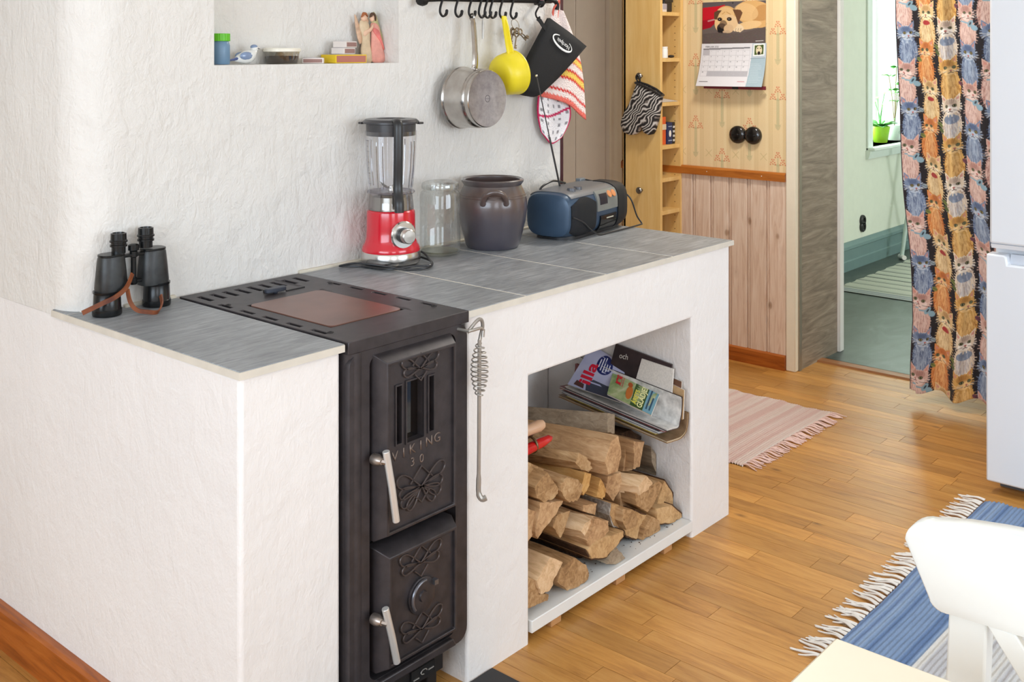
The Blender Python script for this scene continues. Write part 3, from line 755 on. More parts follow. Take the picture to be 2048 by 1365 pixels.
pc = [(.10,.05,.155),(.14,.0,.140),(.175,-.05,.118),(.195,-.085,.09),(.215,-.10,.03),(.23,-.11,.004),(.20,-.12,.004),(.10,-.115,.004),(0,-.105,.004),(-.05,-.098,.005),(-.10,-.094,.03),(-.14,-.092,.055),(-.19,-.085,.075)]
obj('power_cord', MB().tube(spline(pc,8),.0026,8), BLK, rad, False)

# ---- binoculars
bi = thing('binoculars', 'old black porro-prism binoculars standing on end with brown leather strap', 'binoculars', (.117,.585,ZT))
m = N('worn_black_leather'); m.set(Roughness=.4)
m.col(m.ramp(m.noise(m.coords(kind='World'), 40, 4), [(.35,L(26,27,28)),(.7,L(48,50,50))])); m.bump(m.noise(m.coords(kind='World'), 500, 3), .25, .001)
LEA = m.m; BMET = plain('black_enamel', L(30,31,32), .25, .4)
for s,cx_ in ((-1,.060),(1,.180)):
    cy_ = .585; ex = cx_-s*.027
    tb = obj('objective_tube', MB().lathe([(.0,ZT+.001),(.0305,ZT+.001),(.0315,ZT+.004),(.0315,ZT+.014),(.0298,ZT+.016),(.0285,ZT+.048),(.030,ZT+.050),(.030,ZT+.054)],32,(cx_,cy_,0)), BMET, bi)
    rings = []
    for z,w_,d_ in ((.052,.066,.054),(.060,.068,.055),(.095,.063,.051),(.124,.058,.047),(.129,.055,.044)):
        mx = (cx_+ex)/2+s*.004
        rings.append([(x,y,ZT+z) for x,y in rr(w_,d_,.022,6,mx,cy_)])
    obj('prism_housing', MB().loft(rings), LEA, bi)
    obj('housing_cap', MB().prism(rr(.056,.046,.02,6,(cx_+ex)/2+s*.004,cy_),ZT+.128,ZT+.133,'z'), BMET, bi, bevel=.001)
    ez = .004 if s > 0 else 0
    obj('eyepiece', MB().lathe([(.0150,ZT+.132),(.0150,ZT+.146),(.0185,ZT+.147),(.0185,ZT+.151),(.0165,ZT+.152),(.0165,ZT+.156),(.0192,ZT+.157),(.0192,ZT+.160),(.0172,ZT+.162),(.0168,ZT+.176),(.013,ZT+.177),(.012,ZT+.172),(0,ZT+.172)],28,(ex,cy_,ez)), BMET, bi)
obj('hinge', MB().lathe([(.0065,ZT+.058),(.0085,ZT+.062),(.0085,ZT+.072),(.0060,ZT+.074),(.0060,ZT+.118),(.0085,ZT+.120),(.0085,ZT+.132),(.005,ZT+.133)],20,(.120,.580,0)), BMET, bi)
obj('bridge', MB().box(.085,.155,.574,.590,ZT+.062,ZT+.069), BMET, bi, bevel=.002)
obj('bridge', MB().box(.075,.165,.574,.590,ZT+.121,ZT+.128), BMET, bi, bevel=.002)
obj('focus_wheel', MB().lathe([(.008,ZT+.133),(.012,ZT+.135),(.012,ZT+.146),(.009,ZT+.148),(.005,ZT+.149)],20,(.120,.580,0)), BMET, bi)
m = N('brown_leather'); m.set(Roughness=.5)
m.col(m.ramp(m.noise(m.coords(kind='World'), 26, 3), [(.3,L(92,44,26)),(.7,L(150,82,38))])); STR = m.m
def ribbon(pts, w_, wd=(0,0,1), th=.0016):
    P = spline(pts,8); a,b,c_,d_ = [],[],[],[]
    for i,p in enumerate(P):
        t = (P[min(i+1,len(P)-1)]-P[max(i-1,0)]).normalized(); wv = Vector(wd); wv = (wv-t*wv.dot(t)).normalized(); n_ = t.cross(wv)*th
        a.append(p+wv*w_/2+n_); b.append(p-wv*w_/2+n_); c_.append(p-wv*w_/2-n_); d_.append(p+wv*w_/2-n_)
    return MB().loft([[a[i],b[i],c_[i],d_[i]] for i in range(len(P))])
obj('strap', ribbon([(.104,.556,ZT+.088),(.085,.548,ZT+.062),(.058,.545,ZT+.046),(.030,.545,ZT+.038),(.008,.550,ZT+.030),(-.012,.556,ZT+.022)],.010), STR, bi)
obj('strap', ribbon([(.094,.560,ZT+.055),(.096,.552,ZT+.028),(.105,.540,ZT+.010),(.120,.520,ZT+.006),(.137,.508,ZT+.005),(.160,.530,ZT+.016),(.168,.548,ZT+.030)],.009,(.3,-.5,1)), STR, bi)

bi.location = bi.location+Vector((-.010,-.020,0))
HANG0 = len(COL.objects)
# ================================================================== wrought iron rail and what hangs from it
WI = plain('wrought_iron', L(28,25,25), .5, .4, bump=.2, bs=200)
YR = .655; ZR = 1.577
rail = thing('iron_hook_rail', 'black wrought-iron hook rail mounted on the chimney wall', 'hook rail', (1.42,.70,ZR))
obj('bar', MB().tube([(1.12,YR,ZR-.012),(1.2,YR,ZR-.008),(1.62,YR,ZR+.0),(1.70,YR,ZR+.001)],[.009,.008,.0085,.007],10), WI, rail)
obj('end_cap', MB().lathe([(.006,-.012),(.017,-.010),(.019,0),(.017,.010),(.006,.012)],10,(0,0,0),Matrix.Translation((1.112,YR,ZR-.014)) @ Matrix.Rotation(PI/2,4,'Y')), WI, rail)
for x in (1.15,1.665): obj('wall_bracket', MB().tube([(x,YR,ZR-.006),(x,.697,ZR-.006)],.006,8), WI, rail)
obj('end_hook', MB().tube(spline([(1.66,YR-.006,ZR+.004),(1.69,YR-.006,ZR+.004),(1.715,YR-.006,ZR+.000),(1.724,YR-.006,ZR-.012),(1.722,YR-.006,ZR-.026)],5),.0075,8).sphere((1.64,YR-.006,ZR-.006),(.014,.012,.016)), WI, rail)
hk = None
hxs = [1.186,1.25,1.308,1.352,1.378,1.402,1.447,1.498]
HL = ['s-shaped black iron hook, empty, leftmost on the rail','s-shaped black iron hook, empty, second from the left on the rail','s-shaped black iron hook holding the steel saucepan','s-shaped black iron hook holding the thin steel spike','empty black iron hook just right of the steel spike','empty black iron hook just left of the yellow scoop','s-shaped black iron hook holding the yellow scoop','s-shaped black iron hook holding the bunch of keys']
hp_ = [(0,.013,.006),(0,.006,.015),(0,-.006,.015),(0,-.012,.004),(-.004,-.012,-.010),(-.012,-.012,-.030),(-.014,-.012,-.046),(-.006,-.012,-.057),(.004,-.012,-.057),(.012,-.012,-.050),(.014,-.012,-.042)]
hme = mesh('s_hook', MB().tube(spline(hp_,4),[.0035]*34+[.0045]*7,8).sphere((.014,-.012,-.042),.0048,8,6), WI)
for x,l_ in zip(hxs,HL):
    o = put('iron_hook', hme); o.location = (x,YR,ZR-.002); tag(o,l_,'hook','hooks on the iron rail')
HZ = ZR-.062
# ---- saucepan
m = N('stainless'); m.set(Roughness=.2, Metallic=1)
m.col(m.ramp(m.noise(m.coords(kind='World'), 14, 4), [(.3,L(168,162,156)),(.7,L(206,202,198))])); INOX = m.m
m = N('pan_base_steel'); m.set(Roughness=.34, Metallic=1)
m.col(m.ramp(m.noise(m.coords(kind='World'), 30, 5, .7), [(.3,L(150,146,148)),(.7,L(190,186,188))])); PBASE = m.m
pan = thing('saucepan', 'stainless steel saucepan hanging bottom-out from the rail', 'saucepan', (1.283,.62,1.275))
MP = Matrix.Translation((1.283,.655,1.276)) @ Matrix.Rotation(PI/2,4,'X') @ Matrix.Rotation(.0,4,'Y')   # local +z -> -Y
obj('pan_body', MB().lathe([(.092,-.004),(.093,-.001),(.0905,.002),(.0885,.006),(.0885,.066),(.0865,.078),(.082,.084),(.082,.083),(.080,.08),(.085,.066),(.085,.0),(.0885,-.004)],64,(0,0,0),MP), INOX, pan)
obj('pan_base', MB().lathe([(.0835,.080),(.0845,.083),(.0845,.096),(.0825,.0985)],64,(0,0,0),MP,cap0=False,cap1=False), INOX, pan)
pb = obj('pan_base', MB().lathe([(.0825,.0985),(.079,.0975),(0,.0975)],64,(0,0,0),MP,cap0=False), PBASE, pan)
obj('base_stamp', MB().tube([(1.283+.010*math.cos(a),.5575,1.276+.010*math.sin(a)) for a in [k*PI/6 for k in range(12)]],.0008,5,closed=True).box(1.275,1.291,.557,.558,1.2755,1.2765), plain('stamp_dark', L(96,92,94), .5, .8), pb)
hnd = spline([(1.288,.628,1.350),(1.286,.612,1.368),(1.288,.612,1.40),(1.296,.622,1.45),(1.302,.632,1.495),(1.3035,.637,1.512)],6)
h = obj('handle', MB().tube(hnd,[.014]*6+[.0125]*8+[.0115]*12+[.010]*5,12,flat=.45,up=(0,1,0)), INOX, pan)
obj('hang_ring', MB().tube([(1.3045,.640+.008*math.cos(a),1.517+.010*math.sin(a)) for a in [k*PI/8 for k in range(16)]],.0028,8,closed=True), INOX, h)
obj('handle_mount', MB().box(1.270,1.306,.606,.638,1.352,1.362), INOX, pan, bevel=.004)
# ---- spike
sp = thing('steel_spike', 'thin steel spike hanging between saucepan and yellow scoop', 'spike', (1.356,.643,1.47))
obj('shaft', MB().tube([(1.356,.643,HZ+.002),(1.356,.643,1.50),(1.356,.643,1.452)],[.002,.0035,.0035],8), PS, sp)
obj('eye', MB().tube([(1.356+.004*math.cos(a),.643,HZ+.005+.005*math.sin(a)) for a in [k*PI/6 for k in range(12)]],.0013,6,closed=True), PS, sp)
# ---- yellow scoop
YEL = plain('yellow_plastic', L(236,214,40), .38, var=.03)
scp = thing('plastic_scoop', 'yellow plastic dipper hanging from the rail beside the saucepan', 'scoop', (1.45,.60,1.36))
ax = Vector((-.97,.12,-.16)).normalized()
MS = Matrix.Translation((1.464,.606,1.350)) @ ax.to_track_quat('Z','Y').to_matrix().to_4x4()
obj('bowl', MB().lathe([(.066,0),(.069,.001),(.0695,.004),(.0675,.006),(.0655,.03),(.0625,.048),(.057,.060),(.047,.067),(.030,.070),(0,.071),(0,.069),(.03,.068),(.046,.0645),(.055,.057),(.060,.046),(.065,.004)],48,(0,0,0),MS), YEL, scp)
sh = obj('handle', MB().loft([[(x,y,z) for x,y in ((cx_-w_,yy+.004),(cx_+w_,yy+.004),(cx_+w_*.9,yy-.004),(cx_-w_*.9,yy-.004))] for cx_,w_,yy,z in ((1.436,.0155,.600,1.405),(1.439,.0135,.612,1.44),(1.444,.0115,.628,1.49),(1.448,.0105,.638,1.518),(1.447,.0095,.640,1.524))]), YEL, scp, bevel=.002)
obj('handle_rib', MB().loft([[(x,y,z) for x,y in ((cx_-.003,yy),(cx_+.003,yy),(cx_+.002,yy-.006),(cx_-.002,yy-.006))] for cx_,yy,z in ((1.438,.596,1.405),(1.441,.609,1.44),(1.446,.624,1.49),(1.449,.635,1.512))]), YEL, sh)
# ---- keys
ks = thing('key_bunch', 'bunch of old keys on a wire ring hanging from the rail', 'keys', (1.515,.643,1.45))
KB = plain('key_metal', L(150,134,112), .35, .9, var=.2)
obj('key_ring', MB().tube([(1.506+.017*math.cos(a),.643+.006*math.sin(a),1.498+.017*math.sin(a)) for a in [k*PI/12 for k in range(24)]],.001,6,closed=True), KB, ks)
def key(x,z,ang,ln,y):
    M_ = Matrix.Translation((x,y,z)) @ Matrix.Rotation(math.radians(ang),4,'Y')
    mb = MB(); mb.tube([(.009*math.cos(a)+.0,0,.009*math.sin(a)-.006) for a in [k*PI/6 for k in range(12)]],.0024,6,closed=True,M=M_)
    mb.tube([(0,0,-.014),(0,0,-ln)],.0022,6,M=M_); mb.box(0,.008,-.001,.001,-ln,-ln+.006,M_); mb.box(0,.007,-.001,.001,-ln+.008,-ln+.012,M_)
    obj('key', mb, KB, ks)
key(1.506,1.482,-55,.058,.640); key(1.514,1.478,-62,.050,.634); key(1.500,1.480,20,.045,.644); key(1.508,1.474,12,.052,.638); key(1.496,1.482,48,.028,.642)
# ---- gas lighter lying on the bar
lg = thing('gas_lighter', 'pale green gas lighter with black nozzle lying on the iron rail', 'lighter', (1.60,.640,1.588))
obj('lighter_body', MB().tube([(1.565,.640,1.588),(1.60,.640,1.590),(1.645,.640,1.593)],[.008,.009,.0085],10), plain('pale_green_plastic', L(212,222,186), .4), lg)
obj('nozzle', MB().tube([(1.535,.640,1.585),(1.552,.640,1.586),(1.566,.640,1.588)],[.003,.004,.006],8), BLK, lg)
obj('trigger', MB().box(1.622,1.636,.632,.640,1.578,1.586), plain('pink_trigger', L(206,140,160), .5), lg, bevel=.002)
# ---- black stove mitt with logo
CLOTH = plain('black_cloth', L(20,20,22), .85, bump=.3, bs=700)
mt = thing('stove_mitt', 'black heat-proof stove mitt with white oval logo', 'mitt', (1.66,.63,1.4))
outl = [(1.667,1.522),(1.760,1.482),(1.858,1.433),(1.790,1.385),(1.700,1.325),(1.635,1.288),(1.612,1.274),(1.585,1.268),(1.545,1.274),(1.505,1.284),(1.494,1.292),(1.502,1.316),(1.530,1.352),(1.575,1.410),(1.620,1.465)]
mb = MB(); n_ = len(outl); cx_,cz_ = sum(p[0] for p in outl)/n_, sum(p[1] for p in outl)/n_
rings = []
for y,s in ((.642,.97),(.6455,1.0),(.633,1.0),(.622,.965),(.617,.80),(.615,.45)):
    rings.append([(cx_+(x-cx_)*s, y, cz_+(z-cz_)*s) for x,z in outl])
obj('mitt_body', MB().loft(rings), CLOTH, mt, smooth=70)
obj('hang_loop', ribbon([(1.605,.634,1.520),(1.612,.63,1.512),(1.622,.628,1.500),(1.645,.626,1.478)],.014,(.7,0,.7)), CLOTH, mt)
tor = obj('hang_hook', MB().tube(spline([(1.632,.644,1.563),(1.612,.638,1.552),(1.598,.636,1.535),(1.603,.634,1.521),(1.614,.632,1.524)],5),.003,8), WI, mt)
ld_ = MB()
lc = Vector((1.707,.6125,1.440)); an_ = math.radians(-26)
ux = Vector((math.cos(an_),0,math.sin(an_))); uz = Vector((-math.sin(an_),0,math.cos(an_)))
def lp(u,v_): return lc+ux*u+uz*v_
pts = []
for k in range(33):
    t = math.radians(118+k*(294/32)); pts.append(lp(.053*math.cos(t),.0185*math.sin(t)))
obj('logo_oval', MB().tube(pts,[.0012+.0026*math.sin(PI*min(1,k/30.)) for k in range(33)],8,flat=.35,up=(0,1,0)), plain('white_print', L(240,240,238), .6), mt)
v,f = textmesh('Nordpeis',.020,spacing=.95)
obj('logo_text', MB().add([tuple(lp(-x*.98+.004,-y)+Vector((0,-.0008,0))) for x,y,z in v], f), plain('white_print2', L(240,240,238), .6), mt, label='white word mark, upside down')
# ---- crocheted pot holder
def stripes(name):
    m = N(name); m.set(Roughness=.9)
    a = m.n('VertexColor', layer_name='Col'); m.col(a.outputs[0])
    vo = m.n('TexVoronoi'); vo.inputs['Scale'].default_value = 230; m.l(m.coords(kind='World'), vo.inputs['Vector']); m.bump(vo.outputs['Distance'], .9, .003)
    return m.m
CRO = stripes('crochet_yarn')
def colgrid(name, P, C, mat, parent, world=True, thick=.003):
    h,w_ = len(P),len(P[0]); mb = MB().grid(P); me = mesh(name, mb, mat, 60, normals=False)
    ca = me.color_attributes.new('Col','FLOAT_COLOR','POINT'); ca.data.foreach_set('color', np.array([c for r in C for c in r],dtype=np.float32).ravel())
    o = put(name, me, parent, world); s = o.modifiers.new('solid','SOLIDIFY'); s.thickness = thick; s.offset = 0; return o
cro = thing('crochet_pot_holder', 'white crocheted pot holder with red and yellow stripes folded on the rail end', 'pot holder', (1.77,.66,1.3))
# upper striped flap: quad between four curved edges
A_,B_,C__,D_ = Vector((1.722,.662,1.565)),Vector((1.775,.668,1.545)),Vector((1.640,.664,1.268)),Vector((1.905,.664,1.178))
P,C = [],[]
wR,wY,wW = L(214,52,46),L(244,206,96),L(244,226,220)
def stripe(v_,u):
    z = v_+.007*(1 if int(u*64)%2 else -1)
    for c0_,hw in ((.40,.028),(.545,.028),(.70,.03)):
        pass
    bands = [(.30,.325,wR),(.325,.36,wY),(.36,.385,wR),(.455,.48,wR),(.48,.53,wY),(.53,.555,wR),(.63,.655,wR),(.655,.705,wY),(.705,.735,wR),(.86,.88,wR),(.94,1.1,L(232,110,96))]
    for a,b,c in bands:
        if a <= z < b: return c
    return wW
for i in range(70):
    v_ = i/69; row, crow = [], []
    for j in range(50):
        u = j/49; p = (A_*(1-v_)+C__*v_)*(1-u)+(B_*(1-v_)+D_*v_)*u
        bow = math.sin(PI*v_); p = p+Vector((.055*bow*u*(1-v_*.4)-.02*bow*(1-u), -.006*math.sin(u*9+v_*3)-.006*math.sin(PI*u), .018*math.sin(PI*u)*v_))
        row.append(tuple(p)); crow.append(stripe(v_,u))
    P.append(row); C.append(crow)
colgrid('striped_flap', P, C, CRO, cro)
P,C = [],[]
A_,B_,C__,D_ = Vector((1.655,.672,1.275)),Vector((1.80,.672,1.262)),Vector((1.668,.672,1.150)),Vector((1.775,.672,1.125))
PK = L(206,36,92)
for i in range(44):
    v_ = i/43; row,crow = [],[]
    for j in range(40):
        u = j/39; p = (A_*(1-v_)+C__*v_)*(1-u)+(B_*(1-v_)+D_*v_)*u
        p = p+Vector((-.012*math.sin(PI*v_)*(1-u)+.035*math.sin(PI*v_)*u, -.004*math.sin(u*7), -.03*math.sin(PI*u)*v_))
        e = min(u,1-u)*.14 < .006 or (1-v_)*.14 < .006 or abs(v_-(.55-.28*u)) < .028
        hole = (int(u*15)%3 == 1 and int(v_*15)%2 == 1 and (int(u*15)+int(v_*15))%4 != 0)
        row.append(tuple(p)); crow.append(PK if e else (L(150,146,150) if hole else L(244,240,242)))
    P.append(row); C.append(crow)
colgrid('white_flap', P, C, CRO, cro)
obj('yarn_loop', MB().tube(spline([(1.715,.66,1.515),(1.712,.655,1.55),(1.722,.646,1.572),(1.736,.650,1.580),(1.740,.656,1.56),(1.738,.66,1.525)],6),.0035,8), plain('coral_yarn', L(226,104,86), .9, bump=.4, bs=600), cro)

# the rail and everything on it sits against the chimney front
for o in list(COL.objects)[HANG0:]:
    if o.parent is None: o.location = o.location+Vector((-.100,-.090,-.002))
# ================================================================== things in the niche
NZ = NZ0
NICHE0 = len(COL.objects)
jr = thing('pill_bottle', 'small blue-grey plastic bottle with bright green screw cap', 'bottle', (.470,.745,NZ))
obj('bottle_body', MB().lathe([(.0205,NZ+.001),(.0225,NZ+.004),(.0225,NZ+.048),(.020,NZ+.056),(.0185,NZ+.060)],28,(.470,.745,0)), plain('grey_blue_plastic', L(106,138,166), .35), jr)
cp = MB()
prof_ = []
for k in range(48):
    a = 2*PI*k/48; r = .0222+(.0009 if k%2 else 0); prof_.append((.470+r*math.cos(a),.745+r*math.sin(a)))
obj('cap', MB().prism(prof_,NZ+.059,NZ+.078,'z'), plain('green_cap', L(96,190,24), .4), jr, bevel=.001)
# bird figurine
bd = thing('bird_figurine', 'porcelain blue tit figurine beside the green-capped bottle', 'figurine', (.545,.75,NZ))
PORC = plain('porcelain_white', L(226,226,222), .15, coat=.7, var=.03); PBL = plain('porcelain_blue', L(126,146,178), .15, coat=.7, var=.15)
def ringx(x,cy,cz,a,b,n=16): return [(x,cy+a*math.cos(2*PI*k/n),cz+b*math.sin(2*PI*k/n)) for k in range(n)]
YB = .748
obj('body', MB().loft([ringx(.512,YB,NZ+.012,.003,.004),ringx(.520,YB,NZ+.015,.008,.009),ringx(.540,YB,NZ+.018,.0145,.0165),ringx(.556,YB,NZ+.020,.0150,.0175),ringx(.568,YB,NZ+.025,.0125,.0150),ringx(.575,YB,NZ+.033,.0085,.010),ringx(.578,YB,NZ+.038,.003,.004)]), PORC, bd, smooth=80)
obj('head', MB().sphere((.572,YB,NZ+.040),(.0105,.010,.0095),16,12), PORC, bd)
obj('crown', MB().sphere((.571,YB,NZ+.0445),(.0098,.0092,.0068),16,10), PBL, bd)
obj('beak', MB().loft([ringx(.580,YB,NZ+.041,.003,.003,8),ringx(.590,YB,NZ+.040,.0005,.0005,8)]), plain('beak_grey', L(84,84,92), .3), bd)
obj('wing', MB().sphere((.541,YB-.011,NZ+.022),(.020,.0055,.0105),16,10), PBL, bd)
obj('wing', MB().sphere((.541,YB+.011,NZ+.022),(.020,.0055,.0105),16,10), PBL, bd)
obj('tail', MB().loft([ringx(.524,YB,NZ+.016,.007,.006,10),ringx(.508,YB,NZ+.013,.008,.0035,10),ringx(.492,YB,NZ+.010,.008,.002,10)]), plain('porcelain_dark_blue', L(70,88,140), .15, coat=.7), bd)
obj('eye', MB().sphere((.577,YB-.0085,NZ+.041),.0014,8,6), BLK, bd)
# tub
tu = thing('dip_tub', 'round clear tub of dark powder with white lid in the niche', 'tub', (.662,.752,NZ))
obj('tub_wall', MB().lathe([(.040,NZ+.001),(.0415,NZ+.003),(.0455,NZ+.034)],40,(.662,.752,0),cap1=False), glassy('tub_plastic',(.82,.78,.7,1),.2), tu)
obj('contents', MB().lathe([(.0385,NZ+.002),(.040,NZ+.006),(.0422,NZ+.021),(0,NZ+.022)],40,(.662,.752,0)), plain('dark_powder', L(46,32,22), .7), tu)
obj('lid', MB().lathe([(.0470,NZ+.032),(.0490,NZ+.033),(.0490,NZ+.039),(.0465,NZ+.042),(.044,NZ+.039),(0,NZ+.039)],40,(.662,.752,0)), plain('tub_lid', L(236,230,214), .4), tu)
# match boxes
STRK = plain('striker_brown', L(160,124,116), .9, bump=.4, bs=900); BOXW = plain('matchbox_white', L(226,216,208), .6); BOXT = plain('matchbox_print', L(172,164,172), .6)
def matchbox(label, x,y,z,w_,d_,h_,rot,slv,strike=STRK,end=None):
    t = thing('matchbox', label, 'matchbox', (x,y,z), rot, 'matchboxes in the niche')
    obj('sleeve', MB().box(-w_/2,w_/2,-d_/2,d_/2,.0005,h_), slv, t, False, bevel=.0006)
    obj('striker', MB().box(-w_/2+.003,w_/2-.003,-d_/2-.0006,-d_/2,.003,h_-.003), strike, t, False)
    obj('tray_end', MB().box(-w_/2-.0006,-w_/2,-d_/2+.002,d_/2-.002,.002,h_-.002), end or BOXW, t, False)
    obj('print', MB().box(-w_/2+.002,w_/2-.002,-d_/2+.002,d_/2-.002,h_,h_+.0006), BOXT, t, False)
    return t
matchbox('small matchbox lying alone beside the dip tub',.762,.748,NZ,.056,.036,.0155,-.75,BOXW)
matchbox('large matchbox with yellow end under two smaller matchboxes',.872,.752,NZ,.112,.062,.024,.02,plain('yellow_card',L(232,196,40),.55),plain('red_striker',L(184,116,100),.9,bump=.4,bs=900),plain('yellow_end',L(236,200,40),.55))
matchbox('small white matchbox lying directly on the large yellow one',.870,.752,NZ+.0250,.056,.042,.0175,.30,BOXW)
matchbox('small white matchbox on top of the stack of matchboxes',.876,.752,NZ+.0432,.058,.042,.0175,.34,BOXW)
# paper angels
ag = thing('angel_pair', 'flat die-cut pair of embossed angels leaning in the niche corner', 'angel decoration', (.985,.79,NZ), 0)
lean = Matrix.Translation((.978,.762,NZ+.001)) @ Matrix.Rotation(math.radians(-5),4,'X')
def flat(name, pts, th, mat, y0=0, puff=.5):
    P = [(p.x,p.y) for p in spline([(x,z,0) for x,z in pts],4,True)]; n_ = len(P); cx_ = sum(p[0] for p in P)/n_; cz_ = sum(p[1] for p in P)/n_
    rings = [[(cx_+(x-cx_)*s,y,cz_+(z-cz_)*s) for x,z in P] for y,s in ((y0+.001,.97),(y0,1),(y0-th*.5,.95),(y0-th,puff))]
    return obj(name, MB().add(*(lambda q:(q.v,q.f))(MB().loft(rings)), M=lean), mat, ag, smooth=70)
CR1 = plain('angel_cream', L(214,190,156), .6, var=.1, vs_=60); CR2 = plain('angel_rose', L(222,120,112), .6, var=.18, vs_=50); CR3 = plain('angel_pink', L(226,156,140), .6, var=.12, vs_=50)
WG = plain('angel_wing', L(206,168,138), .6, var=.2, vs_=70); WG2 = plain('angel_green_wing', L(176,168,120), .6, var=.25, vs_=90); SKN = plain('angel_skin', L(228,186,156), .6)
flat('wing',[(-.047,.136),(-.040,.128),(-.028,.09),(-.026,.060),(-.036,.055),(-.045,.09)],.003,WG,.002)
flat('wing',[(-.010,.143),(-.018,.142),(-.024,.12),(-.01,.10),(.004,.12)],.003,WG,.002)
flat('wing',[(.024,.146),(.034,.138),(.040,.118),(.052,.08),(.064,.05),(.060,.047),(.040,.06),(.02,.09),(.014,.12)],.003,WG2,.002)
flat('gown',[(-.028,.120),(-.004,.118),(.004,.095),(.002,.05),(.006,.002),(-.026,.002),(-.034,.03),(-.026,.07),(-.034,.10)],.007,CR1,0)
flat('gown',[(.010,.112),(.036,.108),(.044,.07),(.052,.03),(.056,.002),(.006,.002),(.004,.04),(.008,.08)],.007,CR3,-.001)
flat('sash',[(.012,.098),(.032,.092),(.046,.055),(.050,.035),(.034,.06),(.014,.084)],.005,CR2,-.006)
flat('arm',[(-.024,.088),(.0,.098),(.014,.112),(.010,.094),(-.008,.082),(-.022,.074)],.004,SKN,-.006)
flat('head',[(-.026,.130),(-.018,.139),(-.008,.134),(-.008,.122),(-.018,.117),(-.026,.122)],.006,SKN,-.002,.6)
flat('head',[(.006,.132),(.014,.138),(.021,.132),(.019,.120),(.010,.117),(.005,.124)],.006,SKN,-.003,.6)
flat('hair',[(-.030,.128),(-.022,.142),(-.010,.142),(-.004,.130),(-.012,.136),(-.022,.134)],.005,plain('auburn_hair',L(160,92,52),.7),-.005)
flat('hair',[(.001,.128),(.006,.141),(.018,.143),(.026,.132),(.024,.118),(.018,.136),(.008,.136)],.005,plain('dark_hair',L(84,58,40),.7),-.006)

for o in list(COL.objects)[NICHE0:]:
    if o.parent is None: o.location = o.location+Vector((-.073,-.095,0))
# ================================================================== print painting (flat prints only)
class CV:
    def __init__(s, w_, h_, bg, wrap=False): s.w=w_; s.h=h_; s.a=np.ones((h_,w_,3),np.float32)*np.array(bg,np.float32); s.wrap=wrap
    def _offs(s):
        return [(i*s.w,j*s.h) for i in (-1,0,1) for j in (-1,0,1)] if s.wrap else [(0,0)]
    def _box(s, x0,y0,x1,y1):
        x0,y0,x1,y1 = int(math.floor(max(0,x0))),int(math.floor(max(0,y0))),int(math.ceil(min(s.w,x1+1))),int(math.ceil(min(s.h,y1+1)))
        if x0>=x1 or y0>=y1: return None
        yy,xx = np.mgrid[y0:y1,x0:x1]; return (slice(y0,y1),slice(x0,x1)),xx+.5,yy+.5
    def _put(s, sl_, m_, c, al): s.a[sl_] = s.a[sl_]*(1-(m_*al)[...,None])+np.array(c,np.float32)*(m_*al)[...,None]
    def ell(s, cx,cy,rx,ry,c,rot=0,al=1):
        R_ = max(rx,ry)+1
        for ox,oy in s._offs():
            b = s._box(cx+ox-R_,cy+oy-R_,cx+ox+R_,cy+oy+R_)
            if b is None: continue
            sl_,xx,yy = b; dx,dy = xx-cx-ox,yy-cy-oy; u = dx*math.cos(rot)+dy*math.sin(rot); v = -dx*math.sin(rot)+dy*math.cos(rot)
            d = np.sqrt((u/max(rx,.3))**2+(v/max(ry,.3))**2); s._put(sl_, np.clip((1.0-d)*min(rx,ry)+.5,0,1), c, al)
    def poly(s, P, c, al=1):
        P = np.array(P,float)
        for ox,oy in s._offs():
            Q = P+np.array([ox,oy]); b = s._box(Q[:,0].min()-1,Q[:,1].min()-1,Q[:,0].max()+1,Q[:,1].max()+1)
            if b is None: continue
            sl_,xx,yy = b; ins = np.zeros(xx.shape,bool)
            for i in range(len(Q)):
                x1,y1 = Q[i]; x2,y2 = Q[i-1]
                if y1 == y2: continue
                cr = ((y1>yy)!=(y2>yy)) & (xx < (x2-x1)*(yy-y1)/(y2-y1)+x1); ins ^= cr
            s._put(sl_, ins.astype(np.float32), c, al)
    def line(s, x1,y1,x2,y2,w_,c,al=1):
        for ox,oy in s._offs():
            a1,b1,a2,b2 = x1+ox,y1+oy,x2+ox,y2+oy; b = s._box(min(a1,a2)-w_-1,min(b1,b2)-w_-1,max(a1,a2)+w_+1,max(b1,b2)+w_+1)
            if b is None: continue
            sl_,xx,yy = b; dx,dy = a2-a1,b2-b1; ll = max(1e-6,dx*dx+dy*dy); t = np.clip(((xx-a1)*dx+(yy-b1)*dy)/ll,0,1)
            d = np.hypot(xx-a1-t*dx,yy-b1-t*dy); s._put(sl_, np.clip(w_/2-d+.5,0,1), c, al)
    def lin(s):
        a = np.clip(s.a,0,255)/255.; return np.where(a<=.04045,a/12.92,((a+.055)/1.055)**2.4).astype(np.float32)

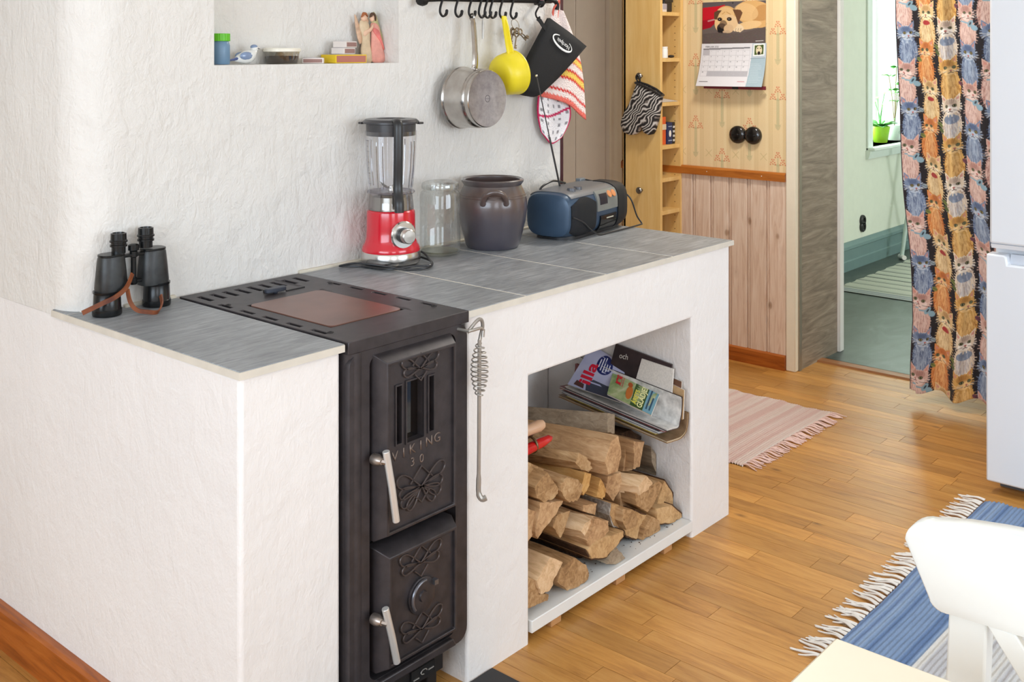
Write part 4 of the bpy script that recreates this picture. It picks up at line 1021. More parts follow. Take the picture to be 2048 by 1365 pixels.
def gridmesh(name, P, rgb, mat, parent=None, thick=0, world=True):
    # P (h,w,3) array of points, rgb (h,w,3) linear colours
    h,w_ = P.shape[:2]; me = bpy.data.meshes.new(name)
    me.vertices.add(h*w_); me.vertices.foreach_set('co', P.reshape(-1).astype(np.float32))
    idx = np.arange(h*w_).reshape(h,w_); q = np.stack([idx[:-1,:-1],idx[:-1,1:],idx[1:,1:],idx[1:,:-1]],-1).reshape(-1,4)
    me.loops.add(q.size); me.loops.foreach_set('vertex_index', q.reshape(-1).astype(np.int32))
    me.polygons.add(len(q)); me.polygons.foreach_set('loop_start', np.arange(0,q.size,4,dtype=np.int32))
    me.polygons.foreach_set('use_smooth', np.ones(len(q),bool)); me.update(calc_edges=True)
    ca = me.color_attributes.new('Col','FLOAT_COLOR','POINT'); ca.data.foreach_set('color', np.concatenate([rgb,np.ones((h,w_,1),np.float32)],-1).reshape(-1))
    me.materials.append(mat); o = put(name, me, parent, world)
    if thick: s_ = o.modifiers.new('solid','SOLIDIFY'); s_.thickness = thick; s_.offset = 0
    return o
PAPER = vcol('printed_paper', .55)

# ---- wallpaper with berry sprigs (print)
wy0,wy1,wz0,wz1 = YJ,1.425,.868,1.76; RES = .0022
cw,chh = int((wy1-wy0)/RES), int((wz1-wz0)/RES)
cv = CV(cw,chh,(232,206,160))
def Yp(y): return (wy1-y)/RES      # left in the photo is higher y
def Zp(z): return (wz1-z)/RES
for k in range(-1,16):
    yc = .60+k*.0705
    cv.line(Yp(yc-.022),0,Yp(yc-.022),chh,.013/RES,(236,214,170),.6)
    for d_ in (-.009,-.004,.002,.007): cv.line(Yp(yc+.03+d_),0,Yp(yc+.03+d_),chh,1.0,(205,178,128),.55)
OLV,RDB = (186,178,136),(212,112,80)
def sprig(y,z):
    x,q = Yp(y),Zp(z); s_ = 1/RES*.001
    cv.line(x-4*s_,q,x-4*s_,q+120*s_,2.2*s_+1,OLV,.7); cv.line(x+5*s_,q,x+5*s_,q+120*s_,2.2*s_+1,OLV,.7); cv.line(x,q+8*s_,x,q+118*s_,7*s_,(196,188,146),.6)
    cv.poly([(x-16*s_,q+112*s_),(x,q+120*s_),(x+16*s_,q+112*s_),(x+10*s_,q+132*s_),(x,q+142*s_),(x-10*s_,q+132*s_)],OLV,.5)
    for dx,dy,ln in ((0,-44,0),(-24,-12,1),(24,-12,1)):
        cv.line(x,q+6*s_,x+dx*s_*.8,q+(dy+14)*s_,4*s_,OLV,.8)
        for a,b in ((0,0),(-7,4),(7,4),(-4,-6),(4,-6),(-10,11),(10,11),(0,9)): cv.ell(x+(dx+a*1.25)*s_,q+(dy+b*1.25)*s_,3.0*s_,3.0*s_,RDB,0,.95)
for k in range(-1,7):
    for j in range(-1,5):
        sprig(.594+k*.1405, .905+j*.292+(.146 if k%2 else 0))
        x = Yp(.594+k*.1405+.07); q = Zp(.95+j*.292)
        cv.line(x-7,q,x+7,q+14,1.2,(196,176,124),.7); cv.line(x+7,q,x-7,q+14,1.2,(196,176,124),.7)
jj,ii = np.meshgrid(np.arange(cw),np.arange(chh))
P = np.stack([np.full(jj.shape,XW-.0012), wy1-(jj+.5)*RES, wz1-(ii+.5)*RES],-1)
o = gridmesh('wall_right_wallpaper', P, cv.lin(), PAPER); o['kind'] = 'structure'

# ---- calendar
cal = thing('wall_calendar', 'dog calendar for February hanging on the wallpapered wall', 'calendar', (XW,.81,1.44))
W_,H_ = 230,136; pc_ = CV(W_,H_,(104,92,88))
for k in range(500): 
    x,y = rnd.random()*W_,rnd.random()*H_; pc_.line(x,y,x+rnd.uniform(-6,6),y+rnd.uniform(-2,2),1,(90+rnd.random()*40,80+rnd.random()*36,76+rnd.random()*34),.4)
pc_.poly([(0,0),(230,0),(230,14),(120,16),(90,26),(0,40)],(92,84,86))
pc_.poly([(0,18),(60,14),(84,10),(80,28),(56,64),(30,84),(0,90)],(196,22,40)); pc_.poly([(0,60),(40,54),(56,64),(30,84),(0,90)],(158,14,34))
pc_.line(22,62,52,56,5,(214,190,180),.7)
T1,T2,T3,DK = (214,168,108),(228,190,136),(180,128,74),(52,40,36)
pc_.ell(190,40,70,40,T1,.15); pc_.ell(222,52,40,38,T3,.1,.6); pc_.ell(160,36,44,28,T2,.2,.7)
pc_.poly([(150,70),(230,64),(230,86),(190,88),(160,92)],T1); pc_.ell(172,78,44,13,T2,-.12); pc_.ell(128,84,26,12,(234,208,170),.25)
for k in range(4): pc_.ell(112+k*9,90+k*1.5,6,6,(232,206,168)); pc_.line(116+k*9,88,114+k*9,95,1.2,DK,.7)
pc_.ell(88,52,42,38,T1); pc_.ell(84,40,34,22,T2,0,.8); pc_.ell(98,68,34,26,(226,192,148)); pc_.ell(70,70,24,28,T2)
pc_.poly([(44,34),(56,28),(72,28),(62,40),(54,58),(44,56)],(96,66,46)); pc_.poly([(112,26),(140,28),(148,38),(140,56),(132,72),(124,50)],(110,74,50))
pc_.ell(73,86,18,16,(60,48,44)); pc_.ell(70,92,13,11,(28,24,26)); pc_.ell(78,74,14,14,(104,80,62),0,.7); pc_.ell(98,88,18,14,(214,180,140)); pc_.ell(90,98,14,5,(196,166,134))
for ex in (65,100): pc_.ell(ex,57,9,6,(70,48,36),.1); pc_.ell(ex,58,5,4,(20,16,16)); pc_.ell(ex-1,57,1.4,1.2,(230,230,230))
pc_.line(74,40,84,34,3,T3,.6); pc_.line(90,34,104,42,3,T3,.6)
pc_.poly([(0,104),(60,100),(140,104),(230,84),(230,136),(0,136)],(92,80,76),.85)
for k in range(500):
    x,y = rnd.random()*W_,104+rnd.random()*32; pc_.line(x,y,x+5,y,1,(80+rnd.random()*36,70+rnd.random()*32,68+rnd.random()*30),.5)
pc_.line(196,129,222,128,2.2,(236,236,236),.8)
v_,u_ = np.meshgrid(np.linspace(0,1,H_),np.linspace(0,1,W_),indexing='ij')
P = np.stack([XW-.008-.004*v_, .973-.324*u_, 1.636-.192*v_+.002*u_],-1)
gridmesh('photo_page', P, pc_.lin(), PAPER, cal, .0016)
W_,H_ = 240,146; mc = CV(W_,H_,(226,224,228))
mc.poly([(190,0),(240,0),(240,146),(184,146)],(168,188,198)); mc.poly([(190,0),(240,0),(240,50),(188,50)],(186,196,206))
mc.poly([(194,4),(234,2),(234,42),(194,44)],(246,246,240)); mc.poly([(198,8),(230,6),(230,38),(198,40)],(74,92,44)); mc.ell(214,24,11,15,(226,212,178)); mc.ell(214,34,5,6,(40,34,34)); mc.ell(209,18,2,1.6,(30,26,26)); mc.ell(219,18,2,1.6,(30,26,26))
mc.line(186,52,236,50,1.6,(120,138,150))
for k in range(12): mc.line(190,70+k*5.5,190+rnd.uniform(26,42),70+k*5.5,1.0,(206,218,224),.8)
mc.poly([(8,17),(182,13),(182,18),(8,22)],(130,128,132))
x0,x1,y0,y1 = 8,182,23,112
mc.poly([(8,23),(33,23),(33,40),(8,40)],(188,184,190)); mc.poly([(33,94),(182,94),(182,112),(33,112)],(184,182,188))
for c_ in range(8): mc.line(x0+c_*(x1-x0)/7,y0,x0+c_*(x1-x0)/7,y1,1,(190,188,194))
for r__ in range(6): mc.line(x0,y0+r__*(y1-y0)/5,x1,y0+r__*(y1-y0)/5,1,(190,188,194))
mc.line(10,130,42,130,2.2,(70,66,70),.8); mc.line(152,129,176,129,2.2,(196,120,130),.8)
v_,u_ = np.meshgrid(np.linspace(0,1,H_),np.linspace(0,1,W_),indexing='ij')
def pagep(u,v): return (XW-.012-.045*v*v-.006*np.sin(PI*u)*v, .976+.006*v-.332*u-.006*u*v, 1.443-.196*v+.003*u)
P = np.stack(pagep(u_,v_),-1)
pg = gridmesh('month_page', P, mc.lin(), PAPER, cal, .0016)
tx = MB()
def caltext(s_, size, u, v):
    vv,ff = textmesh(s_, size)
    out_ = []
    for x,y,z in vv:
        q = pagep(u+x/.332, v-y/.196); out_.append((q[0]-.0016,q[1],q[2]))
    tx.add(out_,ff)
caltext('FEBRUARI 2022',.0105,.17,.075)
for d_ in range(1,29):
    c_ = (d_)%7; r__ = d_//7; caltext(str(d_),.0075,(x0+(c_+.28)*(x1-x0)/7)/W_,(y0+(r__+.22)*(y1-y0)/5)/H_)
obj('printed_text', tx, plain('print_ink', L(70,66,72), .7), pg, smooth=0, label='printed month name and day numbers')
obj('back_cover', MB().box(XW-.030,XW-.024,.640,.955,1.236,1.252), plain('maroon_card', L(120,36,48), .5), cal)
obj('back_cover_tab', MB().box(XW-.032,XW-.0305,.775,.805,1.236,1.251), BLK, cal)
for y_,z_ in ((.813,1.632),): obj('pin', MB().sphere((XW-.012,y_,z_),.003,8,6), BLK, cal)

# ---- twin rotary switches
sw = thing('twin_rotary_switch', 'pair of round black rotary light switches on the wallpaper', 'switch', (XW,.75,1.028))
for y_ in (.790,.712):
    MS_ = Matrix.Translation((XW,y_,1.028)) @ Matrix.Rotation(-PI/2,4,'Y')
    k_ = obj('switch', MB().lathe([(.0405,0),(.041,.010),(.039,.018),(.033,.023),(.02,.025),(0,.025)],36,(0,0,0),MS_), plain('bakelite', L(20,18,18), .18, coat=.6), sw)
    obj('turn_knob', MB().prism(rr(.010,.034,.004,4),.024,.036,'z',MS_), plain('bakelite2', L(24,22,22), .2), k_, bevel=.001)

# ---- narrow end-shelf cabinet
m = N('birch_cabinet'); m.set(Roughness=.42)
g1 = m.noise(m.coords((9,9,.8),'World'), 3, 5, .6, .8)
m.col(m.ramp(g1, [(.3,L(220,176,104)),(.55,L(229,190,122)),(.75,L(236,202,140))])); BIR = m.m
CX0,CX1,CY0,CY1 = 3.045,3.240,1.083,1.290
cab = thing('shelf_cabinet', 'tall narrow birch cabinet with open end shelves beside the wallpaper', 'cabinet', (3.14,1.19,0))
dr_ = obj('door', MB().box(CX0,CX0+.018,CY0,CY1,.06,2.2), BIR, cab, bevel=.002)
for z in (1.293,.760):
    kb = obj('knob', MB().lathe([(.006,0),(.006,.012),(.014,.018),(.016,.026),(.012,.031),(0,.032)],20,(0,0,0),Matrix.Translation((CX0,1.186,z)) @ Matrix.Rotation(-PI/2,4,'Y')), plain('aged_nickel', L(128,122,116), .3, .9), dr_)
obj('back_panel', MB().box(CX0,CX1,CY1-.012,CY1,.0,2.2), BIR, cab)
sd = obj('side_panel', MB().box(CX1-.022,CX1,CY0,CY1-.012,0,2.2), BIR, cab, bevel=.001)
hh = MB()
for k in range(44): hh.box(CX1-.0225,CX1-.0218,CY0+.030,CY0+.034,.5+k*.032,.504+k*.032)
o = obj('peg_holes', hh, plain('hole_dark', L(96,60,24), .8), sd); o['kind'] = 'stuff'
SHZ = [1.592,1.377,1.171,.970,.818,.666,.50,.30,.10,1.80,2.05]
for z in SHZ: obj('shelf', MB().box(CX0+.018,CX1-.022,CY0+.006,CY1-.012,z-.018,z), BIR, cab, bevel=.001)
# little things on its shelves
def smallbox(name,label,cat,x0,x1,y0,y1,z0,z1,mat,extra=None):
    t = thing(name,label,cat,((x0+x1)/2,(y0+y1)/2,z0)); obj('carton', MB().box(x0,x1,y0,y1,z0+.0005,z1), mat, t, bevel=.001)
    if extra: extra(t)
    return t
def bulb(t):
    obj('print', MB().sphere((3.172,1.112,1.02),(.010,.0006,.016),14,10), WHITE_PAINT, t); obj('print', MB().box(3.157,3.187,1.1115,1.1125,.985,.990).box(3.157,3.187,1.1115,1.1125,1.052,1.056), plain('pale_print',L(150,170,200),.5), t)
smallbox('light_bulb_box','dark blue light bulb box on the cabinet shelf','box',3.150,3.192,1.113,1.16,.970,1.072,plain('navy_card',L(24,44,92),.45),bulb)
def bars(t):
    for k in range(4): obj('print', MB().box(3.1965,3.2125,1.1115,1.1125,.982+k*.021,.992+k*.021), plain('white_ink',L(206,206,206),.5), t)
smallbox('black_carton','black carton printed white beside the blue bulb box','box',3.1935,3.2150,1.113,1.16,.970,1.072,plain('black_card',L(24,28,34),.45),bars)
def oband(t): obj('print', MB().box(3.065,3.149,1.1185,1.1195,1.04,1.066), plain('cream_band',L(226,206,176),.5), t)
smallbox('orange_carton','orange and cream carton behind the blue bulb box','box',3.066,3.148,1.12,1.19,.970,1.100,plain('orange_card',L(222,96,44),.5),oband)
t = thing('white_pill_jar','small white cylindrical jar on the cabinet shelf','jar',(3.075,1.11,1.377)); obj('jar_body', MB().lathe([(.0165,1.3775),(.017,1.380),(.017,1.418),(.015,1.421)],24,(3.108,1.104,0)), WHITE_PAINT, t); obj('cap', MB().lathe([(.0165,1.421),(.0165,1.430),(.0,1.430)],24,(3.108,1.104,0)), WHITE_PAINT, t)
t = thing('brown_bottle','small brown bottle behind the white jar','bottle',(3.08,1.17,1.377)); obj('bottle_body', MB().lathe([(.018,1.3775),(.018,1.43),(.008,1.445),(.008,1.455)],20,(3.120,1.16,0)), plain('amber_glass',L(96,52,24),.2), t); obj('cap', MB().lathe([(.010,1.453),(.010,1.47),(0,1.47)],16,(3.120,1.16,0)), BLK, t)
t = thing('car_key','black car key lying on the cabinet shelf','key',(3.15,1.11,1.377)); obj('key_head', MB().sphere((3.178,1.11,1.3845),(.020,.013,.007),16,8), BLK, t); obj('key_blade', MB().box(3.135,3.165,1.107,1.113,1.3775,1.3805), KB, t)
t = thing('letters','white envelope lying open on the cabinet shelf','envelope',(3.13,1.12,1.171)); obj('sheet', MB().box(3.068,3.21,1.095,1.25,1.1715,1.1725), plain('envelope_white',L(226,222,214),.6), t); obj('sheet', MB().add([(3.068,1.092,1.1728),(3.205,1.092,1.1728),(3.205,1.24,1.19),(3.068,1.24,1.178),(3.068,1.092,1.1737),(3.205,1.092,1.1737),(3.205,1.24,1.191),(3.068,1.24,1.179)],[(0,1,2,3),(4,5,6,7),(0,1,5,4)]), plain('envelope_white2',L(216,212,208),.6), t)
t = thing('camera_case','black case at the back of the top shelf','case',(3.16,1.15,1.592)); obj('case_body', MB().box(3.135,3.205,1.12,1.20,1.5925,1.70), BLK, t, bevel=.008); obj('flap', MB().box(3.133,3.207,1.117,1.121,1.64,1.702), BLK, t, bevel=.002)
t = thing('white_cube_carton','small white carton in front of the black case','box',(3.085,1.12,1.592)); obj('carton', MB().box(3.090,3.125,1.10,1.14,1.5925,1.630), BOXW, t, bevel=.001); obj('flap', MB().box(3.092,3.123,1.0985,1.10,1.605,1.629), BOXT, t)

# ---- zebra oven mitt on the upper cabinet knob
m = N('zebra_cloth'); m.set(Roughness=.85)
wv = m.n('TexWave', wave_type='BANDS', bands_direction='Z'); wv.inputs['Scale'].default_value = 20; wv.inputs['Distortion'].default_value = 13; wv.inputs['Detail'].default_value = 1.5; wv.inputs['Detail Scale'].default_value = .9
m.l(m.coords((.3,1,1.1),'World',(.8,0,0)), wv.inputs['Vector'])
ptc = m.noise(m.coords(kind='World'), 30, 2)
zc = m.ramp(wv.outputs[0], [(.3,L(36,33,34)),(.42,L(104,96,92)),(.72,L(132,122,116)),(.82,L(206,202,198))])
m.col(zc); ZEB = m.m
zm = thing('zebra_oven_mitt', 'zebra patterned oven mitt hanging on the upper cabinet knob', 'mitt', (3.0,1.17,1.15))
ol = [(1.192,1.262),(1.150,1.247),(1.100,1.226),(1.058,1.206),(1.064,1.186),(1.077,1.105),(1.099,1.042),(1.112,1.026),(1.129,1.022),(1.148,1.030),(1.165,1.066),(1.179,1.038),(1.205,1.020),(1.235,1.016),(1.268,1.028),(1.284,1.060),(1.280,1.085),(1.264,1.121),(1.232,1.169),(1.207,1.228)]
yc_,zc_ = sum(p[0] for p in ol)/len(ol), sum(p[1] for p in ol)/len(ol)
obj('mitt_body', MB().loft([[(x,yc_+(y-yc_)*s,zc_+(z-zc_)*s) for y,z in ol] for x,s in ((3.036,.96),(3.034,1),(3.012,1),(3.002,.93),(2.998,.7))]), ZEB, zm, smooth=70)
obj('cuff_binding', MB().tube([(3.006,1.195,1.262),(3.001,1.150,1.249),(3.001,1.10,1.230),(3.006,1.055,1.206),(3.032,1.058,1.207),(3.038,1.10,1.232),(3.038,1.15,1.252),(3.032,1.193,1.264)],.006,8,closed=True), BLK, zm)
obj('hang_loop', MB().tube(spline([(3.02,1.188,1.262),(3.012,1.196,1.285),(3.008,1.186,1.300),(3.012,1.176,1.285),(3.02,1.180,1.262)],5),.004,8), BLK, zm)
# ================================================================== far room, curtain, fridge
# rag rug
def ragrug(name,label,x0,x1,y0,y1,cols,dirx=True,z=.001,th=.007,fringe=None,fcol=None,period=.011,fl=.05,seed=1,zt_=None):
    # weft ridges run along X, stripes change along Y
    r = random.Random(seed); ny = int((y1-y0)/period*4); nx = 40
    P = np.zeros((ny+1,nx+1,3)); C = np.zeros((ny+1,nx+1,3),np.float32)
    for i in range(ny+1):
        y = y0+(y1-y0)*i/ny; wob0 = .006*math.sin(y*31+seed)+.004*math.sin(y*77); wob1 = .006*math.sin(y*27+2*seed)+.004*math.sin(y*91)
        c_ = cols(y, r, int((y-y0)/period))
        for j in range(nx+1):
            u = j/nx; x = (x0+wob0)*(1-u)+(x1+wob1)*u
            P[i,j] = (x, y+.003*math.sin(x*9+seed), z+th+.0022*math.sin(2*PI*(y-y0)/period)+.0006*math.sin(x*260+i*1.7)); C[i,j] = c_[:3]
    P[0,:,2] -= th*.6; P[-1,:,2] -= th*.6; P[:,0,2] -= th*.6; P[:,-1,2] -= th*.6
    t = thing(name,label,'rug',((x0+x1)/2,(y0+y1)/2,0))
    gridmesh('weave', P, C, RUGM, t)
    obj('underside', MB().box(x0+.01,x1-.01,y0+.006,y1-.006,z,z+.003), plain(name+'_under',L(150,140,135),.9), t)
    if fringe:
        ye,sg = fringe; FM = plain(name+'_fringe', fcol, .9, var=.1); var = []
        for q in range(5):
            mb = MB()
            for s_ in range(4):
                a = (s_-1.5)*.0035; e = r.uniform(-.012,.012); ln = fl*r.uniform(.75,1.1)
                mb.tube(spline([(a,0,.004),(a*.6+e*.2,sg*ln*.3,.0075),(a*.8+e*.6,sg*ln*.7,.003),(a+e,sg*ln,.002)],4),[.0022]*9+[.0018]*3+[.0008],5)
            var.append(mesh('tassel',mb,FM))
        n_ = int((x1-x0)/.021)
        for k in range(n_):
            o = put('tassel', r.choice(var), t); o.location = (x0+(k+.5)*(x1-x0)/n_+r.uniform(-.004,.004), ye, z); o.rotation_euler = (0,0,r.uniform(-.35,.35))
    return t
RUGM = vcol('rag_weave', .95, bump=.8)
def fcols(y,r,k):
    return L(150,158,150)
# in the far room the stripes run along Y, so build it turned
def far_rug():
    x0,x1,y0,y1 = 4.87,6.25,-.4,1.07
    nx,ny = 330,20; P = np.zeros((ny+1,nx+1,3)); C = np.zeros((ny+1,nx+1,3),np.float32)
    for j in range(nx+1):
        x = x0+(x1-x0)*j/nx; b = (x-x0)/.115
        c_ = L(186,192,180) if int(b*3)%3 else L(166,174,164)
        if b%1 < .09: c_ = L(58,66,66)
        if x-x0 < .1: c_ = L(140,150,154) if int((x-x0)/.02)%2 else L(166,174,174)
        for i in range(ny+1):
            P[i,j] = (x, y0+(y1-y0)*i/ny+.006*math.sin(x*40), .006+.0015*math.sin(x*2*PI/.014)); C[i,j] = c_[:3]
    t = thing('rag_rug','pale striped rag rug on the green floor of the far room','rug',(5.5,.4,0)); gridmesh('weave',P,C,RUGM,t); obj('underside', MB().box(x0+.01,x1-.01,y0+.01,y1-.01,.0005,.003), plain('far_rug_under',L(120,125,120),.9), t)
far_rug()
# socket, leg of a clothes stand
so = thing('wall_socket','black round twin wall socket on the mint wall','socket',(5.70,1.25,.272))
for z in (.292,.252): obj('socket_face', MB().lathe([(.036,0),(.036,.012),(.03,.018),(.018,.018),(.016,.010),(0,.010)],24,(0,0,0),Matrix.Translation((5.70,1.25,z)) @ Matrix.Rotation(PI/2,4,'X')), BLK, so)
lgm = thing('folding_stand','pale tubular leg of a folding stand by the mint wall','stand',(6.10,1.12,0))
obj('leg', MB().tube([(6.05,1.12,.02),(6.12,1.12,.20),(6.36,1.11,.85)],.014,10), plain('stand_paint',L(176,196,190),.4), lgm)
obj('foot', MB().tube([(6.02,1.09,.018),(6.07,1.14,.018)],.016,10), WHITE_PAINT, lgm)
obj('leg', MB().tube([(6.40,1.12,.02),(6.20,1.11,.50),(6.05,1.11,.86)],.012,10), plain('stand_paint2',L(176,196,190),.4), lgm)
obj('top_bar', MB().tube([(6.0,1.11,.86),(6.5,1.11,.86)],.012,10), plain('stand_paint3',L(176,196,190),.4), lgm)
# plants on the sill
ZS = .765
m = N('leaf_green'); m.set(Roughness=.45)
m.col(m.ramp(m.noise(m.coords(kind='World'), 22, 3), [(.3,L(52,120,58)),(.6,L(98,168,84)),(.8,L(150,190,96))])); LEAF = m.m
def leafm(mb, base, d, ln, wd, droop=.25, n_=6):
    d = Vector(d).normalized(); s_ = d.cross(Vector((0,0,1))); s_ = s_.normalized() if s_.length > .1 else Vector((1,0,0)); rows = []
    for i in range(n_+1):
        t_ = i/n_; p = Vector(base)+d*ln*t_+Vector((0,0,-droop*ln*t_*t_)); hw = wd*math.sin(PI*min(1,t_*.92+.06))**.7*.5
        rows.append([tuple(p-s_*hw+Vector((0,0,hw*.3))),tuple(p),tuple(p+s_*hw+Vector((0,0,hw*.3)))])
    mb.grid(rows)
def plant(name,label,x,y,potmat,rp,hp,kind):
    t = thing(name,label,'plant',(x,y,ZS)); r = random.Random(hash(kind)%97 if False else len(label))
    obj('pot', MB().lathe([(rp*.68,ZS+.001),(rp*.7,ZS+.004),(rp,ZS+hp),(rp*.9,ZS+hp),(rp*.88,ZS+hp-.012),(0,ZS+hp-.012)],28,(x,y,0)), potmat, t)
    return t,r
def addleaf(t, *a, **k):
    mb = MB(); leafm(mb,*a,**k); o = obj('leaf', mb, LEAF, t, smooth=60); s_ = o.modifiers.new('solid','SOLIDIFY'); s_.thickness = .0015
t,r = plant('potted_primula','leafy green plant in a lime green pot on the far window sill',6.22,1.335,plain('lime_pot',L(150,200,50),.35),.066,.115,'a')
for k in range(13):
    a = k*2.4; e = .35+.5*(k%3)/2; addleaf(t,(6.22+.02*math.cos(a),1.335+.02*math.sin(a),ZS+.105),(math.cos(a),math.sin(a),e),.11+.03*(k%2),.062)
for k in range(4):
    a = k*1.7; p1 = (6.20+.05*math.cos(a),1.335+.03*math.sin(a),ZS+.25+.03*k); obj('stem', MB().tube(spline([(6.22,1.335,ZS+.1),(6.21+.02*math.cos(a),1.335,ZS+.18),p1],4),.003,6), LEAF, t)
    mb = MB()
    for q in range(6): leafm(mb,p1,(math.cos(q*1.05),math.sin(q*1.05),.5),.035,.034)
    o = obj('flower', mb, plain('pale_green_bloom',L(190,220,150),.6), t, smooth=60)
t,r = plant('potted_geranium','tall leggy geranium in a white pot on the far window sill',6.47,1.335,plain('white_pot',L(214,226,220),.35),.064,.11,'b')
for q,(dx,dz) in enumerate(((-.10,.36),(.04,.42),(.13,.30),(.05,.24))):
    top = Vector((6.47+dx,1.335,ZS+.1+dz)); st_ = spline([(6.47,1.335,ZS+.1),(6.47+dx*.35,1.335,ZS+.1+dz*.5),top],5); obj('stem', MB().tube(st_,.0035,6), plain('geranium_stem',L(120,112,84),.6), t)
    for k in range(6):
        a = k*1.05+q; p = st_[-1-(k//3)*3]; addleaf(t,p,(math.cos(a),math.sin(a)*.8,.25),.062,.075,droop=.35)
t,r = plant('brown_pot_plant','small brown flower pot in the far window corner',5.99,1.405,plain('terracotta_dark',L(112,66,48),.6),.05,.09,'c')
for k in range(7): a = k*.9; addleaf(t,(5.99,1.405,ZS+.08),(math.cos(a),math.sin(a),.9),.09,.04)

# ---- curtain printed with cats
TW,TH = 226,166
ct = CV(TW,TH,(30,26,32),True); R_ = random.Random(3)
PAL = {'orange':((214,140,78),(238,196,140),(168,84,40)),'tan':((222,190,138),(242,222,180),(160,116,70)),'blue':((120,138,168),(178,192,210),(58,72,108)),
       'white':((230,214,190),(244,238,228),(150,128,120)),'pink':((208,172,160),(230,206,198),(146,98,92)),'gold':((214,166,92),(238,202,140),(158,104,48))}
def fur(x,y,rx,ry,cols_,n_,ln=6):
    for k in range(n_):
        a = R_.random()*2*PI; q = math.sqrt(R_.random()); px,py = x+rx*q*math.cos(a), y+ry*q*math.sin(a); dx = (px-x)/max(rx,1)*2.5
        ct.line(px,py,px+dx+R_.uniform(-1,1),py+ln*R_.uniform(.5,1.1),1.0,R_.choice(cols_),.55)
def cat(x,y,s_,pal,face=0,bow=None,chest=None,part='body'):
    c0_,c1_,c2_ = PAL[pal]
    if part == 'body':
        ct.ell(x+face*4,y+s_*.95,s_*.53,s_*.85,c0_); ct.ell(x+face*2-2,y+s_*.9,s_*.34,s_*.62,c1_ if not chest else chest,0,.55)
        
        for k in range(40):
            a = 2*PI*k/40; ct.line(x+face*4+s_*.44*math.cos(a),y+s_*.95+s_*.72*math.sin(a),x+face*4+s_*(.58+R_.uniform(-.05,.08))*math.cos(a),y+s_*.98+s_*.9*math.sin(a),2,R_.choice([c0_,c2_,c0_]),.9)
        fur(x+face*4,y+s_*.85,s_*.50,s_*.80,[c0_,c1_,c2_,c1_,c2_],190,10)
        if chest: ct.ell(x,y+s_*.62,s_*.40,s_*.22,(96,120,156),0,.7); fur(x,y+s_*.95,s_*.4,s_*.5,[chest,(226,222,226),(150,160,190)],36,8)
        for d_ in (-.22,.18): ct.ell(x+d_*s_+face*3,y+s_*1.62,s_*.17,s_*.14,c1_)
    if part == 'body': return
    for e in (-1,1):
        ct.poly([(x+e*s_*.50,y-s_*.62),(x+e*s_*.08,y-s_*.30),(x+e*s_*.46,y-s_*.05)],c0_); ct.poly([(x+e*s_*.44,y-s_*.50),(x+e*s_*.18,y-s_*.30),(x+e*s_*.40,y-s_*.14)],(206,140,128),.8)
    for k in range(22):
        a = 2*PI*k/22; ct.line(x,y+s_*.02,x+s_*.56*math.cos(a),y+s_*.05+s_*.43*math.sin(a),3,c1_ if k%2 else c0_,.9)
    ct.ell(x,y,s_*.46,s_*.38,c0_); ct.ell(x+face*3,y+s_*.14,s_*.32,s_*.22,c1_); ct.ell(x,y-s_*.16,s_*.3,s_*.16,c2_,0,.35)
    for k in (-2,-1,0,1,2): ct.line(x+k*s_*.09,y-s_*.34,x+k*s_*.06,y-s_*.14,1.3,c2_,.8)
    fx = face*s_*.12
    for e in (-1,1):
        ex = x+e*s_*.19+fx; ct.ell(ex,y-s_*.02,s_*.10,s_*.075,(52,40,36)); ct.ell(ex,y-s_*.02,s_*.065,s_*.055,(150,160,110) if pal != 'blue' else (190,180,110)); ct.ell(ex,y-s_*.02,s_*.03,s_*.05,(14,12,12))
    ct.ell(x+fx*1.4,y+s_*.13,s_*.055,s_*.04,(190,110,104)); ct.line(x+fx*1.4,y+s_*.16,x+fx*1.4,y+s_*.22,1.1,(70,48,44)); 
    for e in (-1,1):
        ct.line(x+fx*1.4,y+s_*.22,x+fx*1.4+e*s_*.10,y+s_*.26,1.1,(70,48,44))
        for w__ in (-.06,.03,.10): ct.line(x+fx+e*s_*.14,y+s_*.18,x+fx+e*s_*.62,y+s_*(.16+w__*1.6),.9,(240,234,226) if w__ < .05 else (60,46,44),.75)
    if bow:
        ct.ell(x+s_*.30,y+s_*.46,s_*.22,s_*.13,bow,-.6); ct.ell(x+s_*.52,y+s_*.66,s_*.20,s_*.13,bow,.5); ct.ell(x+s_*.30,y+s_*.46,s_*.10,s_*.05,(50,60,72),-.6); ct.line(x-s_*.3,y+s_*.40,x+s_*.2,y+s_*.46,3.2,bow)
S_ = 45
CATS = [(28,62,S_,'pink',-1,(136,168,184)),(30,146,S_*.95,'blue',1),(84,20,S_,'orange',-1),(88,104,S_,'tan',0),(142,138,S_*.98,'white',0,None,(206,208,218)),(140,56,S_,'gold',1),(198,24,S_*1.02,'blue',0),(196,106,S_,'pink',1,(140,172,190))]
for part in ('body','head'):
    for c_ in CATS: cat(*c_,part=part)
ct.ell(88,126,11,5,(170,54,54))
for x,y,c_ in ((114,10,(122,132,70)),(116,22,(96,110,60)),(58,150,(150,170,184)),(168,92,(110,60,80)),(60,40,(122,132,70))): ct.ell(x,y,7,4,c_,.7,.9); ct.line(x-5,y-3,x+5,y+3,1,(40,44,30),.6)
tile_ = ct.lin()
m = N('cat_curtain'); m.set(Roughness=.85, Sheen_Weight=.1)
a = m.n('VertexColor', layer_name='Col'); m.col(a.outputs[0]); m.bump(m.noise(m.coords(kind='World'), 800, 2), .15, .001); CURT = m.m
FWD = .62; cz0,cz1 = .05,2.06; cr = .0019; nw,nh = int(FWD/cr),int((cz1-cz0)/cr)
